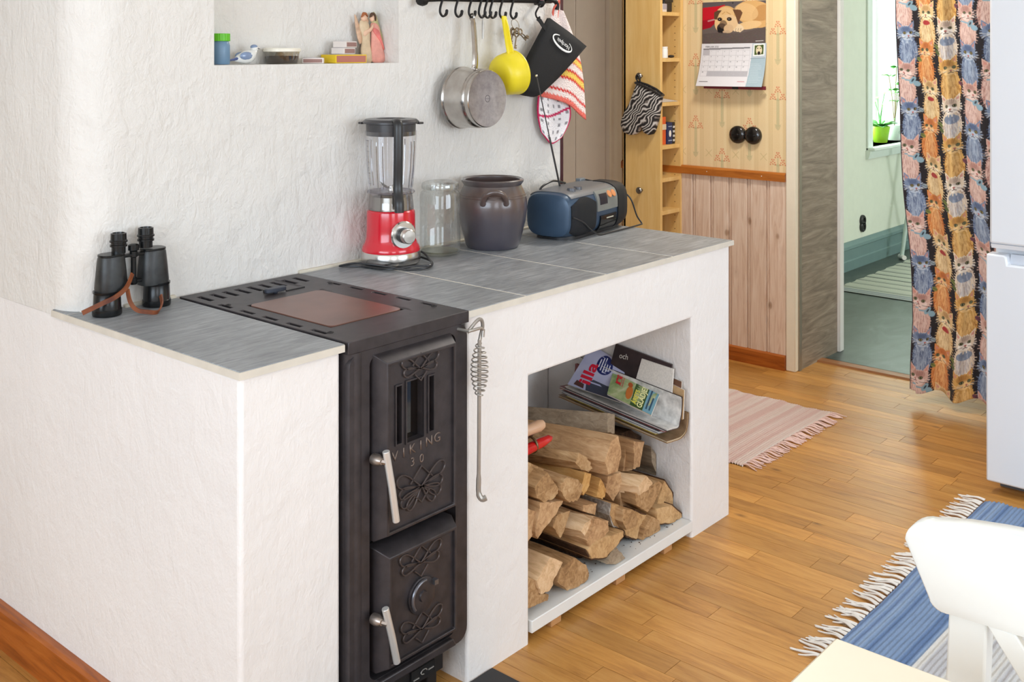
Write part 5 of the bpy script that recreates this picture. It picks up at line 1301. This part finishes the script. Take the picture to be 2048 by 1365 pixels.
jj,ii = np.meshgrid(np.arange(nw),np.arange(nh)); su = jj/(nw-1); sv = 1-ii/(nh-1)      # sv=1 top
zz_ = cz0+(cz1-cz0)*sv
yl = np.interp(zz_,[.05,.33,.61,.85,1.11,1.31,1.62,2.06],[-.022,-.033,-.019,.001,.020,.030,.036,.040])+.004*np.sin(zz_*9)
fold = .015*np.sin(su*2*PI*3.1+.6+.5*np.sin(zz_*1.1))*(.6+.4*np.clip((2.1-zz_)/1.2,0,1))+.004*np.sin(su*2*PI*7+zz_*2)+.018*np.exp(-((su-.36-.05*np.sin(zz_*1.4))/.03)**2)+.014*np.exp(-((su-.62-.04*np.sin(zz_*1.1+1))/.035)**2)
spread = su+.012*np.sin(su*2*PI*3.1+.2)*su
yy_ = yl-spread*(.47+.04*(1-sv)); xx_ = 3.185-fold-.02*(1-sv)*su
zz2 = zz_-(1-sv)*.012*np.sin(su*22)*(su>.05)
P = np.stack([xx_,yy_,zz2],-1)
ti = ((ii*cr/.305*TH).astype(int))%TH; tj = ((jj*cr/.418*TW).astype(int)+4)%TW
rgb = tile_[ti,tj].copy(); rgb[:, :3] = np.array(L(50,40,50)[:3]); 
cu = thing('cat_curtain','long curtain printed with kittens hanging in the doorway','curtain',(3.18,-.15,.05))
gridmesh('curtain_cloth', P, rgb, CURT, cu, .0012)
obj('curtain_rod', MB().tube([(3.19,.5,2.075),(3.19,-.55,2.075)],.010,10), WHITE_PAINT, cu)
for k in range(8): obj('curtain_ring', MB().tube([(3.19+.014*math.cos(a_),.02-k*.055,2.073+.014*math.sin(a_)) for a_ in [q*PI/6 for q in range(12)]],.002,6,closed=True), plain('ring_brass',L(170,140,80),.3,.9), cu)

# ---- fridge
m = N('fridge_white'); m.set(Roughness=.25, Coat_Weight=.3); m.b.inputs['Base Color'].default_value = L(232,236,242)
m.bump(m.noise(m.coords(kind='World'), 900, 1), .02, .001); FRW = m.m
fg = thing('fridge_freezer','white two-door fridge freezer standing beside the doorway','fridge',(2.75,-.85,0))
FY1,FY0 = -.548,-1.148
obj('cabinet_body', MB().box(2.512,3.08,FY0,FY1,.03,1.92), FRW, fg, bevel=.006)
ud_ = obj('door', MB().box(2.452,2.507,FY0,FY1,.797,1.92), FRW, fg, bevel=.008, seg=3)
obj('door_lip', MB().prism([(2.460,.783),(2.505,.783),(2.505,.797),(2.453,.797)],FY0+.002,FY1-.004,'y'), FRW, ud_)
ldp = [(FY1+.010,.036),(FY1+.010,.764),(FY1-.046,.764),(FY1-.053,.757),(FY1-.056,.736),(FY0+.056,.736),(FY0+.053,.757),(FY0+.046,.764),(FY0,.764),(FY0,.036)]
ld_ = obj('door', MB().prism(ldp,2.450,2.507,'x'), FRW, fg, bevel=.006, seg=3)
obj('grip_recess', MB().prism([(2.470,.735),(2.505,.735),(2.505,.764),(2.488,.764)],FY0+.055,FY1-.055,'y'), plain('grip_grey',L(214,220,230),.35), ld_)
obj('plinth', MB().box(2.53,3.05,FY0+.01,FY1-.01,.0,.03), plain('fridge_base',L(90,92,96),.5), fg)
# ================================================================== rugs, chair, table
BLU = [L(122,144,176),L(110,132,168),L(136,156,184),L(98,122,160)]
def bcols(y,r,k):
    if y > -.735: q = random.Random(k*7+1); c_ = q.choice(BLU)
    elif y > -1.5: q = random.Random(k*5+2); c_ = q.choice([L(196,196,196),L(182,182,186),L(206,204,200)])
    else: c_ = BLU[0]
    return c_
ragrug('blue_rag_rug','blue and grey woven rag rug with white fringe by the chair',1.20,2.375,-2.35,-.560,bcols,fringe=(-.560,1),fcol=L(226,220,212),period=.0125,fl=.075,seed=3)
def pcols(y,r,k):
    t = (y*7.3)%1; q = random.Random(k*3+5); b = [L(208,184,176),L(200,168,160),L(212,196,186),L(196,166,158)]
    base = L(212,196,186) if .12 < t < .42 else (L(204,172,163) if t < .7 else L(208,184,175))
    return tuple(.6*x+.4*z for x,z in zip(base,q.choice(b)))
ragrug('pink_rag_rug','pale pink striped rag rug with fringe behind the bench end',2.125,2.825,.155,1.75,pcols,fringe=(.155,-1),fcol=L(222,190,180),period=.010,fl=.06,seed=5)

CHW = plain('chair_white', L(240,241,236), .35, var=.015, coat=.15)
chair = thing('dining_chair','white painted wooden chair with wide top rail behind the table','chair',(.10,-1.34,0))
# backrest: top rail with rounded corners, slightly curved
ry0,ry1 = -1.552,-1.128; yc_ = (ry0+ry1)/2
def railpt(s_,t_):   # s_ along width -1..1, t_ 0 bottom..1 top
    half = (.180+.032*t_**.7); y = yc_+s_*half
    z = .706+t_*.118+.012*t_*(1-abs(s_))*1.0
    return y,z
outl = []
n1 = 14
corner = lambda cy,cz,r,a0,a1,n: [(cy+r*math.cos(a0+(a1-a0)*k/n),cz+r*math.sin(a0+(a1-a0)*k/n)) for k in range(n+1)]
pts = []
pts += corner(-1.160,.791,.030,math.radians(5),math.radians(95),7)
pts += [(y,.821+.010*math.sin(PI*(y-ry0)/(ry1-ry0))) for y in np.linspace(-1.20,-1.48,8)]
pts += corner(-1.520,.791,.030,math.radians(85),math.radians(175),7)
pts += corner(-1.503,.728,.020,math.radians(190),math.radians(268),5)
pts += [(y,.708) for y in np.linspace(-1.47,-1.21,8)]
pts += corner(-1.177,.728,.020,math.radians(272),math.radians(350),5)
def bowx(y): return .262-.10*((y-yc_)/.21)**2*.35
mb = MB(); n_ = len(pts)
# fan-free solid: front and back rings with bow
rings = []
for dx,s_ in ((-.0115,.975),(-.0095,1.0),(.0095,1.0),(.0115,.975)):
    cy,cz = yc_,.765; rings.append([(bowx(y)+dx, cy+(y-cy)*(s_*.5+.5), cz+(z-cz)*s_) for y,z in pts])
obj('top_rail', MB().loft(rings), CHW, chair, smooth=50)
for sg in (-1,1):
    yp = yc_+sg*.142
    obj('leg', MB().loft([[(x0_,yp-.0235,z),(x0_+.030,yp-.0235,z),(x0_+.030,yp+.0235,z),(x0_,yp+.0235,z)] for x0_,z in ((.275,0.009),(.225,.25),(.212,.45),(.235,.62),(.248,.712))]), CHW, chair, bevel=.003)
    obj('leg', MB().box(-.19,-.155,yc_+sg*.17-.02,yc_+sg*.17+.02,.0,.42), CHW, chair, bevel=.003)
    # crossed back slats
    a = Vector((.250,yc_+sg*.10,.708)); b = Vector((.228,yc_-sg*.09,.47)); dd = Vector((0,.017,0))
    sx = -.006*sg
    obj('back_slat', MB().loft([[tuple(p+dd+Vector((-.006+sx,0,0))),tuple(p+dd+Vector((.006+sx,0,0))),tuple(p-dd+Vector((.006+sx,0,0))),tuple(p-dd+Vector((-.006+sx,0,0)))] for p in (a,b)]), CHW, chair, bevel=.002)
obj('lower_rail', MB().box(.216,.236,yc_-.125,yc_+.125,.455,.495), CHW, chair, bevel=.003)
obj('seat', MB().prism(rr(.41,.42,.04,5,.025,yc_),.420,.445,'z'), CHW, chair, bevel=.006)
for sg in (-1,1): obj('seat_rail', MB().box(-.17,.22,yc_+sg*.17-.01,yc_+sg*.17+.01,.37,.42), CHW, chair)

tb = thing('dining_table','cream painted table top corner in front of the white chair','table',(-.4,-1.7,0))
TCR = plain('table_cream', L(240,228,204), .4, var=.015)
obj('table_top', MB().box(-.85,.051,-2.45,-1.112,.705,.73), TCR, tb, bevel=.003)
for x in (-.80,-.05):
    for y in (-2.38,-1.22): obj('leg', MB().box(x-.03,x+.03,y-.03,y+.03,0.0,.705), CHW, tb, bevel=.003)

# unseen ceiling lamp, added to brighten the back of the room
cl = thing('added_ceiling_lamp','added round white ceiling lamp, unseen above the passage','lamp',(2.45,.25,2.45))
obj('added_lamp_base', MB().lathe([(.07,2.449),(.07,2.42),(.06,2.415)],32,(2.45,.25,0)), WHITE_PAINT, cl)
gl_ = N('added_lamp_glass'); gl_.set(Roughness=.4, Emission_Strength=2.5); gl_.b.inputs['Emission Color'].default_value = (1,.95,.86,1)
obj('added_lamp_shade', MB().lathe([(.155,2.418),(.165,2.405),(.15,2.375),(.10,2.352),(0,2.345)],40,(2.45,.25,0)), gl_.m, cl)
al = bpy.data.lights.new('added_ceiling_lamp_light','AREA'); al.shape = 'DISK'; al.size = .30; al.energy = 19; al.color = (1,.95,.87)
ao = bpy.data.objects.new('added_ceiling_lamp_light', al); COL.objects.link(ao); ao.location = (2.45,.25,2.34); ao.parent = cl; ao.matrix_parent_inverse = cl.matrix_basis.inverted()
# ================================================================== firewood and magazines
LOGS = [
     ('grey-ended split log lying across the top back of the pile', [(1.324, 0.389), (1.361, 0.377), (1.361, 0.321), (1.327, 0.333)], 0.14, 'g', 0.42, -.50),
     ('thick split log with reddish bark end near the top of the pile', [(1.216, 0.36), (1.253, 0.367), (1.268, 0.317), (1.251, 0.268), (1.207, 0.272), (1.189, 0.312)], 0.05, 'w', 0.36, -.22),
     ('dark bark-covered log under the magazines', [(1.435, 0.297), (1.487, 0.292), (1.543, 0.256), (1.539, 0.233), (1.468, 0.247), (1.435, 0.247)], 0.17, 'b', 0.3, 0),
     ('upright-looking square split log below the magazines', [(1.386, 0.305), (1.439, 0.289), (1.413, 0.224), (1.383, 0.225)], 0.09, 'w', 0.3, 0),
     ('grey-sided split log against the right wall under the magazines', [(1.517, 0.247), (1.543, 0.216), (1.543, 0.151), (1.543, 0.162), (1.52, 0.199)], 0.12, 'g', 0.3, 0),
     ('half-round log with knot streak at the left of the pile', [(1.103, 0.357), (1.133, 0.339), (1.153, 0.318), (1.16, 0.298), (1.147, 0.293), (1.111, 0.309), (1.086, 0.337)], 0.07, 'k', 0.3, -.30),
     ('wedge-shaped log with pale rounded face at the left', [(0.908, 0.378), (0.955, 0.321), (0.951, 0.311), (0.93, 0.303), (0.898, 0.305), (0.867, 0.325), (0.858, 0.352)], 0.02, 'k', 0.3, 0),
     ('round knobbly branch log with pale broken end', [(0.985, 0.342), (1.031, 0.322), (1.048, 0.303), (1.041, 0.282), (1.025, 0.27), (0.992, 0.276), (0.977, 0.288), (0.955, 0.317), (0.955, 0.337)], 0.015, 'k', 0.3, 0),
     ('thin orange split log behind the knobbly branch', [(1.102, 0.31), (1.131, 0.298), (1.122, 0.27), (1.098, 0.251), (1.081, 0.272)], 0.05, 'o', 0.3, 0),
     ('orange-sided wedge log with grey triangular end', [(1.184, 0.268), (1.212, 0.228), (1.205, 0.211), (1.191, 0.21), (1.164, 0.224)], 0.06, 'o', 0.3, 0),
     ('tan split log in the middle just under the thick one', [(1.244, 0.25), (1.31, 0.243), (1.313, 0.198), (1.27, 0.173), (1.237, 0.209)], 0.08, 'w', 0.3, 0),
     ('bright freshly split square log in the middle', [(1.357, 0.232), (1.392, 0.201), (1.369, 0.188), (1.327, 0.185), (1.318, 0.211)], 0.03, 'f', 0.12, -0.35),
     ('pale split log just below the bright square one', [(1.305, 0.188), (1.373, 0.159), (1.368, 0.117), (1.312, 0.144)], 0.085, 'w', 0.3, 0),
     ('brown log with peeling strip, right of the bright one', [(1.31, 0.191), (1.384, 0.193), (1.433, 0.193), (1.451, 0.176), (1.405, 0.139), (1.372, 0.122), (1.315, 0.159)], 0.035, 'k', 0.3, 0),
     ('quarter-round log against the right wall, middle height', [(1.497, 0.168), (1.543, 0.116), (1.543, 0.079), (1.458, 0.111), (1.474, 0.141)], 0.06, 'q', 0.3, 0),
     ('flat bark-edged log at the far right bottom', [(1.407, 0.123), (1.493, 0.105), (1.543, 0.064), (1.543, 0.054), (1.493, 0.054), (1.417, 0.077)], 0.03, 'q', 0.28, 0),
     ('birch log with white papery bark', [(1.212, 0.195), (1.246, 0.182), (1.26, 0.161), (1.265, 0.128), (1.249, 0.116), (1.225, 0.131), (1.207, 0.167)], 0.045, 'p', 0.3, 0),
     ('smooth rounded log end right of the birch log', [(1.232, 0.182), (1.279, 0.164), (1.305, 0.131), (1.293, 0.113), (1.248, 0.119), (1.227, 0.148)], 0.02, 'k', 0.3, 0),
     ('half-round log below the smooth rounded end', [(1.325, 0.14), (1.379, 0.111), (1.407, 0.076), (1.399, 0.054), (1.33, 0.059), (1.282, 0.084), (1.27, 0.106)], 0.045, 'q', 0.3, 0),
     ('narrow log standing on the board near the right', [(1.382, 0.111), (1.425, 0.085), (1.43, 0.054), (1.382, 0.054), (1.337, 0.058), (1.347, 0.087)], 0.03, 'k', 0.28, 0),
     ('large pale wedge log at the left edge', [(0.881, 0.311), (0.976, 0.285), (0.945, 0.262), (0.892, 0.238), (0.871, 0.223), (0.86, 0.244), (0.877, 0.29)], 0.02, 'w', 0.3, 0),
     ('narrow tan log at the far left edge of the pile', [(0.84, 0.309), (0.887, 0.283), (0.87, 0.238), (0.847, 0.221)], 0.03, 'w', 0.3, 0),
     ('brown-sided log between the wedge and the square log', [(0.977, 0.243), (1.034, 0.234), (1.009, 0.192), (0.993, 0.176), (0.961, 0.216)], 0.045, 'k', 0.3, 0),
     ('square split log with pale grain, lower left centre', [(1.115, 0.198), (1.111, 0.177), (1.082, 0.149), (1.057, 0.179), (1.08, 0.192)], 0.03, 'f', 0.14, -0.3),
     ('small tan split log behind the square pale one', [(1.107, 0.221), (1.169, 0.205), (1.162, 0.176), (1.105, 0.206)], 0.06, 'w', 0.3, 0),
     ('pinkish wedge log below the birch log', [(1.106, 0.198), (1.166, 0.172), (1.166, 0.144), (1.128, 0.122), (1.082, 0.13), (1.067, 0.153), (1.091, 0.174)], 0.02, 'w', 0.28, 0),
     ('half-round log with a small dark knot, bottom centre', [(1.229, 0.125), (1.229, 0.111), (1.179, 0.09), (1.15, 0.083), (1.082, 0.101), (1.06, 0.134), (1.152, 0.136)], 0.015, 'q', 0.3, 0),
     ('small grey wedge lying on the board', [(1.187, 0.097), (1.229, 0.054), (1.18, 0.054), (1.138, 0.071)], 0.008, 'g', 0.25, 0),
     ('large rough log with pale end at the bottom left', [(1.002, 0.137), (1.054, 0.099), (1.069, 0.064), (1.056, 0.054), (1.014, 0.054), (0.975, 0.062), (0.933, 0.099), (0.951, 0.127)], 0.01, 'k', 0.3, 0),
     ('pinkish planed-looking log at the bottom left front', [(0.951, 0.146), (0.919, 0.115), (0.9, 0.091), (0.865, 0.097), (0.848, 0.136), (0.9, 0.176)], 0.004, 'f', 0.3, 0),
     ('stump-like log in the bottom left corner', [(0.822, 0.157), (0.856, 0.13), (0.869, 0.094), (0.904, 0.079), (0.902, 0.065), (0.86, 0.07), (0.822, 0.077)], 0.012, 'k', 0.3, 0),
     ('brown log behind the wedge at the left wall', [(0.868, 0.407), (0.945, 0.364), (0.941, 0.33), (0.902, 0.325), (0.868, 0.338)], 0.06, 'k', 0.28, 0),
     ('dark log deep behind the bottom row', [(1.092, 0.126), (1.173, 0.079), (1.191, 0.054), (1.146, 0.054), (1.099, 0.081)], 0.1, 'b', 0.3, 0),
     ('grey split log behind the thick log on the right', [(1.384, 0.277), (1.424, 0.268), (1.422, 0.203), (1.374, 0.214)], 0.12, 'w', 0.3, 0),
]
def lwood(name, a, b, c_, bark=False):
    m = N(name); m.set(Roughness=.75, Specular_IOR_Level=.2)
    base = m.n('NewGeometry').outputs['Position']; oi = m.n('ObjectInfo'); off = m.n('CombineXYZ')
    for i,k in enumerate((17.,41.,29.)): m.l(m.math('MULTIPLY', oi.outputs['Random'], k), off.inputs[i])
    va = m.n('VectorMath', operation='ADD'); m.l(base, va.inputs[0]); m.l(off.outputs[0], va.inputs[1])
    mp = m.n('Mapping'); mp.inputs['Scale'].default_value = (1,1,1) if bark else (22,3,22); m.l(va.outputs[0], mp.inputs[0])
    g = m.noise(mp.outputs[0], 40 if bark else 3.0, 5, .65, 1.0); bl_ = m.noise(va.outputs[0], 11, 3)
    f_ = m.math('ADD', m.math('MULTIPLY', g, .6), m.math('MULTIPLY', bl_, .4))
    m.col(m.ramp(f_, [(.32,a),(.5,b),(.68,c_)])); m.bump(g, .5, .004); return m.m
LM = {'w':lwood('split_wood',L(148,108,74),L(196,156,114),L(222,186,146)),'o':lwood('resin_wood',L(156,106,56),L(204,156,94),L(222,182,122)),'g':lwood('grey_wood',L(120,104,86),L(158,140,118),L(186,168,144)),
      'k':lwood('rough_wood',L(116,84,54),L(176,138,96),L(208,174,132)),'f':lwood('fresh_wood',L(190,150,108),L(224,188,146),L(240,212,176)),'b':lwood('dark_bark',L(40,30,24),L(74,56,44),L(104,82,62),True),
      'q':lwood('tan_wood',L(150,114,74),L(200,160,112),L(220,186,140)),'p':lwood('birch_inner',L(150,112,72),L(190,150,104),L(210,174,128))}
BARK = lwood('brown_bark',L(52,36,26),L(88,62,44),L(120,88,64),True); BIRCH = lwood('birch_bark',L(60,52,48),L(158,148,138),L(226,220,210),True)
for k_,(lab,poly,y0,kind,ln,yaw) in enumerate(LOGS):
    r = random.Random(k_*13+5)
    # densify the outline and roughen it
    P = []
    for i in range(len(poly)):
        a,b = poly[i],poly[(i+1)%len(poly)]
        for q in range(4):
            t_ = q/4; jx = r.uniform(-1,1)*.0013 if q else 0; P.append((a[0]+(b[0]-a[0])*t_+jx, a[1]+(b[1]-a[1])*t_+r.uniform(-1,1)*.0013*(1 if q else 0)))
    cx_,cz_ = sum(p[0] for p in P)/len(P), sum(p[1] for p in P)/len(P)
    rings = []; ln = min(ln, .525-y0)
    NR = 6
    for i in range(NR):
        t_ = i/(NR-1); s_ = (.965 if i == 0 else 1-.06*t_); y = y0+ (0 if i == 0 else (.003 if i == 1 else ln*t_))
        rings.append([(max(.820,min(1.546,cx_+(x-cx_)*s_+yaw*(y-y0)+r.uniform(-1,1)*.001)), y+(r.uniform(-.0015,.0015) if i < 1 else 0), max(.0535,cz_+(z-cz_)*s_+r.uniform(-1,1)*.001)) for x,z in P])
    o = obj('firewood_log', MB().loft(rings), LM[kind], smooth=32); tag(o, lab, 'log', 'split firewood in the bench opening')
    if kind in 'qp':
        n_ = len(P); bm2 = MB(); run = []
        area_ = sum(P[i][0]*P[(i+1)%n_][1]-P[(i+1)%n_][0]*P[i][1] for i in range(n_))
        for i in range(n_):
            a,b = P[i],P[(i+1)%n_]; nx,nz = (b[1]-a[1]),-(b[0]-a[0])
            if area_ < 0: nx,nz = -nx,-nz
            l_ = math.hypot(nx,nz) or 1; nx/=l_; nz/=l_
            if (kind == 'q' and (nx > .35 and nz > -2 or nz < -.55)) or (kind == 'p' and (nx < .2)):
                for (ya,yb) in ((y0+.001,y0+ln*.98),):
                    pa = [(a[0]-nx*.001,ya,a[1]-nz*.001),(b[0]-nx*.001,ya,b[1]-nz*.001),(b[0]+nx*.003,ya,b[1]+nz*.003),(a[0]+nx*.003,ya,a[1]+nz*.003)]
                    pb = [(max(.82,min(1.547,cx_+(x-cx_)*.94)),yb,max(.0535,cz_+(z-cz_)*.94)) for x,_,z in pa]
                    pa = [(max(.82,min(1.547,x)),y,max(.0535,z)) for x,y,z in pa]
                    bm2.loft([pa,pb])
        if bm2.v:
            me = mesh('bark', bm2, BIRCH if kind == 'p' else BARK, 40)
            bmm = bmesh.new(); bmm.from_mesh(me); bmesh.ops.remove_doubles(bmm, verts=bmm.verts, dist=.0022); bmm.to_mesh(me); bmm.free()
            put('bark', me, o)
# bark crumbs on the board
cr_ = MB(); r = random.Random(4)
for k in range(110):
    x,y = 1.0+.5*r.random()**.6, .02+.09*r.random(); s_ = r.uniform(.001,.0035); z = .0525
    a = r.random()*PI; cr_.add([(x+s_*math.cos(a),y+s_*math.sin(a),z),(x-s_*math.sin(a),y+s_*math.cos(a),z),(x-s_*math.cos(a)*.8,y-s_*math.sin(a),z),(x,y,z+s_*.6)],[(0,1,3),(1,2,3),(2,0,3),(0,2,1)])
o = obj('bark_crumbs', cr_, BARK, smooth=0); o['kind'] = 'stuff'; tag(o,'scattered bark crumbs on the white board under the firewood','bark crumbs')

# ---- magazines: a nest of floppy magazines bent up against the right side of the opening
def magpath(k):
    e = k*.0085; z0 = .303+e
    return [(1.424+.006*(k%2),z0+.004),(1.46,z0),(1.50-e*.4,z0-.002),(1.528-e,z0+.010),(1.5385-e,z0+.040),(1.5405-e,z0+.062+.010*((k*2)%3))]
MG = [('brown-covered magazine lowest in the pile, folded up the wall',L(150,112,66),L(206,190,160)),('yellow-edged magazine second from the bottom of the pile',L(206,176,60),L(226,222,210)),('grey magazine folded with white pages showing',L(140,140,146),L(232,230,226)),('magazine with red spine corner in the middle of the pile',L(150,56,52),L(224,220,214)),('dark magazine with white spine blocks near the pile top',L(62,50,52),L(220,214,206))]
for k,(lab,c_,pg) in enumerate(MG):
    t = thing('magazine', lab, 'magazine', (1.47,.2,.34), 0, 'magazines on the firewood')
    path = spline([(x,0,z) for x,z in magpath(k)],5); y0,y1 = .005+.014*((k*3)%4), .395-.012*((k*5)%3)
    def at(p,y,off,i):
        q0 = path[max(0,i-1)]; q1 = path[min(len(path)-1,i+1)]; tt = (q1-q0).normalized(); nn = Vector((-tt.z,0,tt.x))
        return (p.x+nn.x*off, y, p.z+nn.z*off+(y-.0)*.125)
    def slab(o0,o1,y0,y1,i0=0,i1=None):
        L_ = list(enumerate(path))[i0:i1]; rows = []
        for i,p in L_: rows.append([at(p,y0,o0,i),at(p,y1,o0,i),at(p,y1,o1,i),at(p,y0,o1,i)])
        return MB().loft(rows)
    obj('cover', slab(0,.0010,y0,y1), plain('mag_cover_%d'%k,c_,.35,var=.25,vs_=30), t)
    obj('pages', slab(.0010,.0058,y0+.002,y1-.002,1,-1), plain('mag_pages_%d'%k,pg,.6,var=.08,vs_=200), t)
    obj('cover', slab(.0058,.0068,y0,y1), plain('mag_cover2_%d'%k,(L(212,210,206) if k==4 else tuple(.7*x+.05 for x in c_[:3])+(1,)),.35,var=.3,vs_=40), t)
# two glossy covers lying in the fold, title running up the page
def covermag(lab, FT, FB, NB, NT, bgc, items, th=.005):
    t = thing('magazine', lab, 'magazine', tuple(FB), 0, 'magazines on the firewood')
    FT,FB,NB,NT = map(Vector,(FT,FB,NB,NT))
    n_ = (NB-FB).cross(FT-FB).normalized()
    if n_.x > 0: n_ = -n_
    def q(u,v,o=0):   # u: 0 bottom edge..1 top edge, v: 0 far..1 near
        p = (FB*(1-v)+NB*v)*(1-u)+(FT*(1-v)+NT*v)*u; sag = 0; return p+n_*(o-sag)
    N_ = 12
    obj('pages', MB().loft([[q(i/N_,0,-th),q(i/N_,1,-th),q(i/N_,1,-.0005),q(i/N_,0,-.0005)] for i in range(N_+1)]), plain('cover_pages',L(226,222,216),.6), t)
    cov = obj('cover', MB().loft([[q(i/N_,0,-.0005),q(i/N_,1,-.0005),q(i/N_,1,.0003),q(i/N_,0,.0003)] for i in range(N_+1)]), bgc, t)
    for kind,args,col in items:
        mt_ = plain('cover_ink',col,.4,var=.03)
        if kind == 'text':
            s_,size,u0,v0,su,sv = args; vv,ff = textmesh(s_,1.0,'LEFT',bold=.028); obj('print', MB().add([tuple(q(u0+x*size*su,v0-y*size*sv,.0012)) for x,y,z in vv],ff), mt_, cov, smooth=0, label='printed word "%s"'%s_)
        elif kind == 'ell':
            u0,v0,ru,rv,lev = args; pts = [tuple(q(u0+ru*math.cos(a),v0+rv*math.sin(a),lev)) for a in [2*PI*k/28 for k in range(28)]]; obj('print', MB().add(pts,[tuple(range(28))]), mt_, cov, smooth=0)
        elif kind == 'poly':
            lev,P_ = args; obj('print', MB().add([tuple(q(u,v,lev)) for u,v in P_],[tuple(range(len(P_)))]), mt_, cov, smooth=0)
m = N('pale_blue_cover'); m.set(Roughness=.3)
m.col(m.ramp(m.noise(m.coords(kind='World'), 12, 2), [(.3,L(168,172,206)),(.7,L(196,198,222))]))
covermag('lilac magazine cover with red title and dark blue disc', (1.536,.352,.500),(1.425,.360,.402),(1.430,.170,.388),(1.538,.225,.462), m.m, [
    ('text',('illa',.52,.12,.28,.95,.62),L(214,26,58)),('ell',(.72,.52,.24,.19,.0009),L(28,40,104)),
    ('poly',(.0007,[(.0,.35),(.18,.30),(.30,.42),(.28,.75),(.10,1.0),(0,1.0)]),L(60,66,84)),('poly',(.0009,[(.05,.10),(.16,.12),(.12,.28),(.02,.3)]),L(84,50,48)),
    ]+[('poly',(.0012,[(.72-h,.40+k*.06-.012),(.72+h,.40+k*.06-.012),(.72+h,.40+k*.06+.012),(.72-h,.40+k*.06+.012)]),L(228,230,240)) for k,h in enumerate((.10,.16,.19,.15,.09))])
m = N('green_photo_cover'); m.set(Roughness=.3)
m.col(m.ramp(m.noise(m.coords(kind='World'), 30, 3), [(.3,L(110,140,84)),(.55,L(170,180,130)),(.75,L(206,206,176))]))
covermag('green magazine cover with yellow headline and orange bird photo', (1.534,.262,.458),(1.415,.205,.408),(1.405,.045,.384),(1.528,.090,.420), m.m, [
    ('poly',(.0007,[(0,.52),(1,.52),(1,.80),(0,.80)]),L(52,84,36)),('poly',(.0007,[(0,.80),(1,.80),(1,1),(0,1)]),L(120,168,186)),
    ('text',('ra',.50,.42,.15,1,.40),L(206,26,44)),('poly',(.0012,[(.40,.22),(.92,.22),(.92,.235),(.40,.235)]),L(196,110,100)),('poly',(.0012,[(.40,.26),(.86,.26),(.86,.275),(.40,.275)]),L(196,110,100)),('ell',(.35,.44,.22,.07,.001),L(196,112,48)),('ell',(.60,.42,.08,.05,.0012),L(176,84,36)),
    ('text',('ÅRETS',.20,.08,.60,.85,.62),L(236,226,90)),('text',('GLÄDJE!',.25,.04,.72,.78,.62),L(248,246,180)),('poly',(.0012,[(.10,.845),(.78,.845),(.78,.875),(.10,.875)]),L(40,78,104)),('poly',(.0012,[(.10,.915),(.55,.915),(.55,.945),(.10,.945)]),L(40,78,104))])
t = thing('magazine','dark magazine with white lettering standing against the opening wall','magazine',(1.53,.2,.42),0,'magazines on the firewood')
obj('cover', MB().loft([[(1.508,.05,.40),(1.514,.05,.40),(1.541,.06,.495),(1.535,.06,.495)],[(1.508,.27,.43),(1.514,.27,.43),(1.541,.26,.520),(1.535,.26,.520)]]), plain('dark_cover',L(52,40,42),.4,var=.3,vs_=20), t)
vv,ff = textmesh('och',.022,'LEFT'); obj('print', MB().add([(1.508+.3*(.490+y-.426)-.0014,.240-x,.490+y) for x,y,z in vv],ff), plain('white_ink2',L(226,222,214),.5), t, smooth=0, label='white printed word "och"')
obj('pages', MB().loft([[(1.500,.04,.40),(1.506,.04,.40),(1.534,.05,.485),(1.528,.05,.485)],[(1.500,.17,.415),(1.506,.17,.415),(1.534,.16,.495),(1.528,.16,.495)]]), plain('white_pages',L(220,214,206),.6,var=.1,vs_=200), t)
for lab,c_,ya,yb,xo,zt1 in (('slim brown magazine upright at the front end of the pile',L(110,76,56),.022,.075,.004,.452),('slim tan magazine upright nearest the bench front',L(196,160,116),.008,.05,.012,.432)):
    t = thing('magazine',lab,'magazine',(1.53,(ya+yb)/2,.36),0,'magazines on the firewood')
    for nm,dx,col in (('cover',0,c_),('pages',.0045,L(226,220,212))):
        obj(nm, MB().loft([[(1.522-xo+dx,ya,.352),(1.526-xo+dx,ya,.352),(1.5405-xo+dx*.6,ya+.004,zt1),(1.5365-xo+dx*.6,ya+.004,zt1)],[(1.522-xo+dx,yb,.357),(1.526-xo+dx,yb,.357),(1.5405-xo+dx*.6,yb,zt1+.008),(1.5365-xo+dx*.6,yb,zt1+.008)]]), plain('upright_mag',col,.5,var=.1,vs_=60), t)
# red-handled tool and wooden handle lying on the logs
rt = thing('red_handled_tool','tool with glossy red handles and a wire catch lying on the firewood','hand tool',(.93,.12,.41))
RDP = plain('red_vinyl',L(206,16,22),.2,coat=.5)
obj('handle', MB().tube([(.845,.115,.396),(.92,.105,.404),(.98,.098,.411),(1.008,.095,.415),(1.018,.094,.415)],[.015,.016,.015,.011,.004],14,flat=.8), RDP, rt)
obj('handle', MB().tube([(.845,.145,.412),(.92,.140,.420),(.975,.135,.424),(.990,.134,.424)],[.012,.013,.011,.005],12,flat=.7), plain('dark_red_vinyl',L(70,14,16),.3), rt)
obj('catch_ring', MB().tube([(.955+.002*math.cos(a),.118+.030*math.cos(a),.410+.021*math.sin(a)) for a in [k*PI/10 for k in range(20)]],.0035,8,closed=True), plain('catch_steel',L(120,104,76),.35,.8), rt)
wh = obj('wooden_handle', MB().tube([(.84,.150,.437),(.90,.130,.443),(.955,.113,.448),(.982,.106,.452),(.994,.103,.454),(.999,.102,.454)],[.018,.017,.014,.015,.011,.004],14), plain('pale_handle',L(220,178,144),.4)); tag(wh,'pale rounded wooden handle end lying beside the red tool','handle')
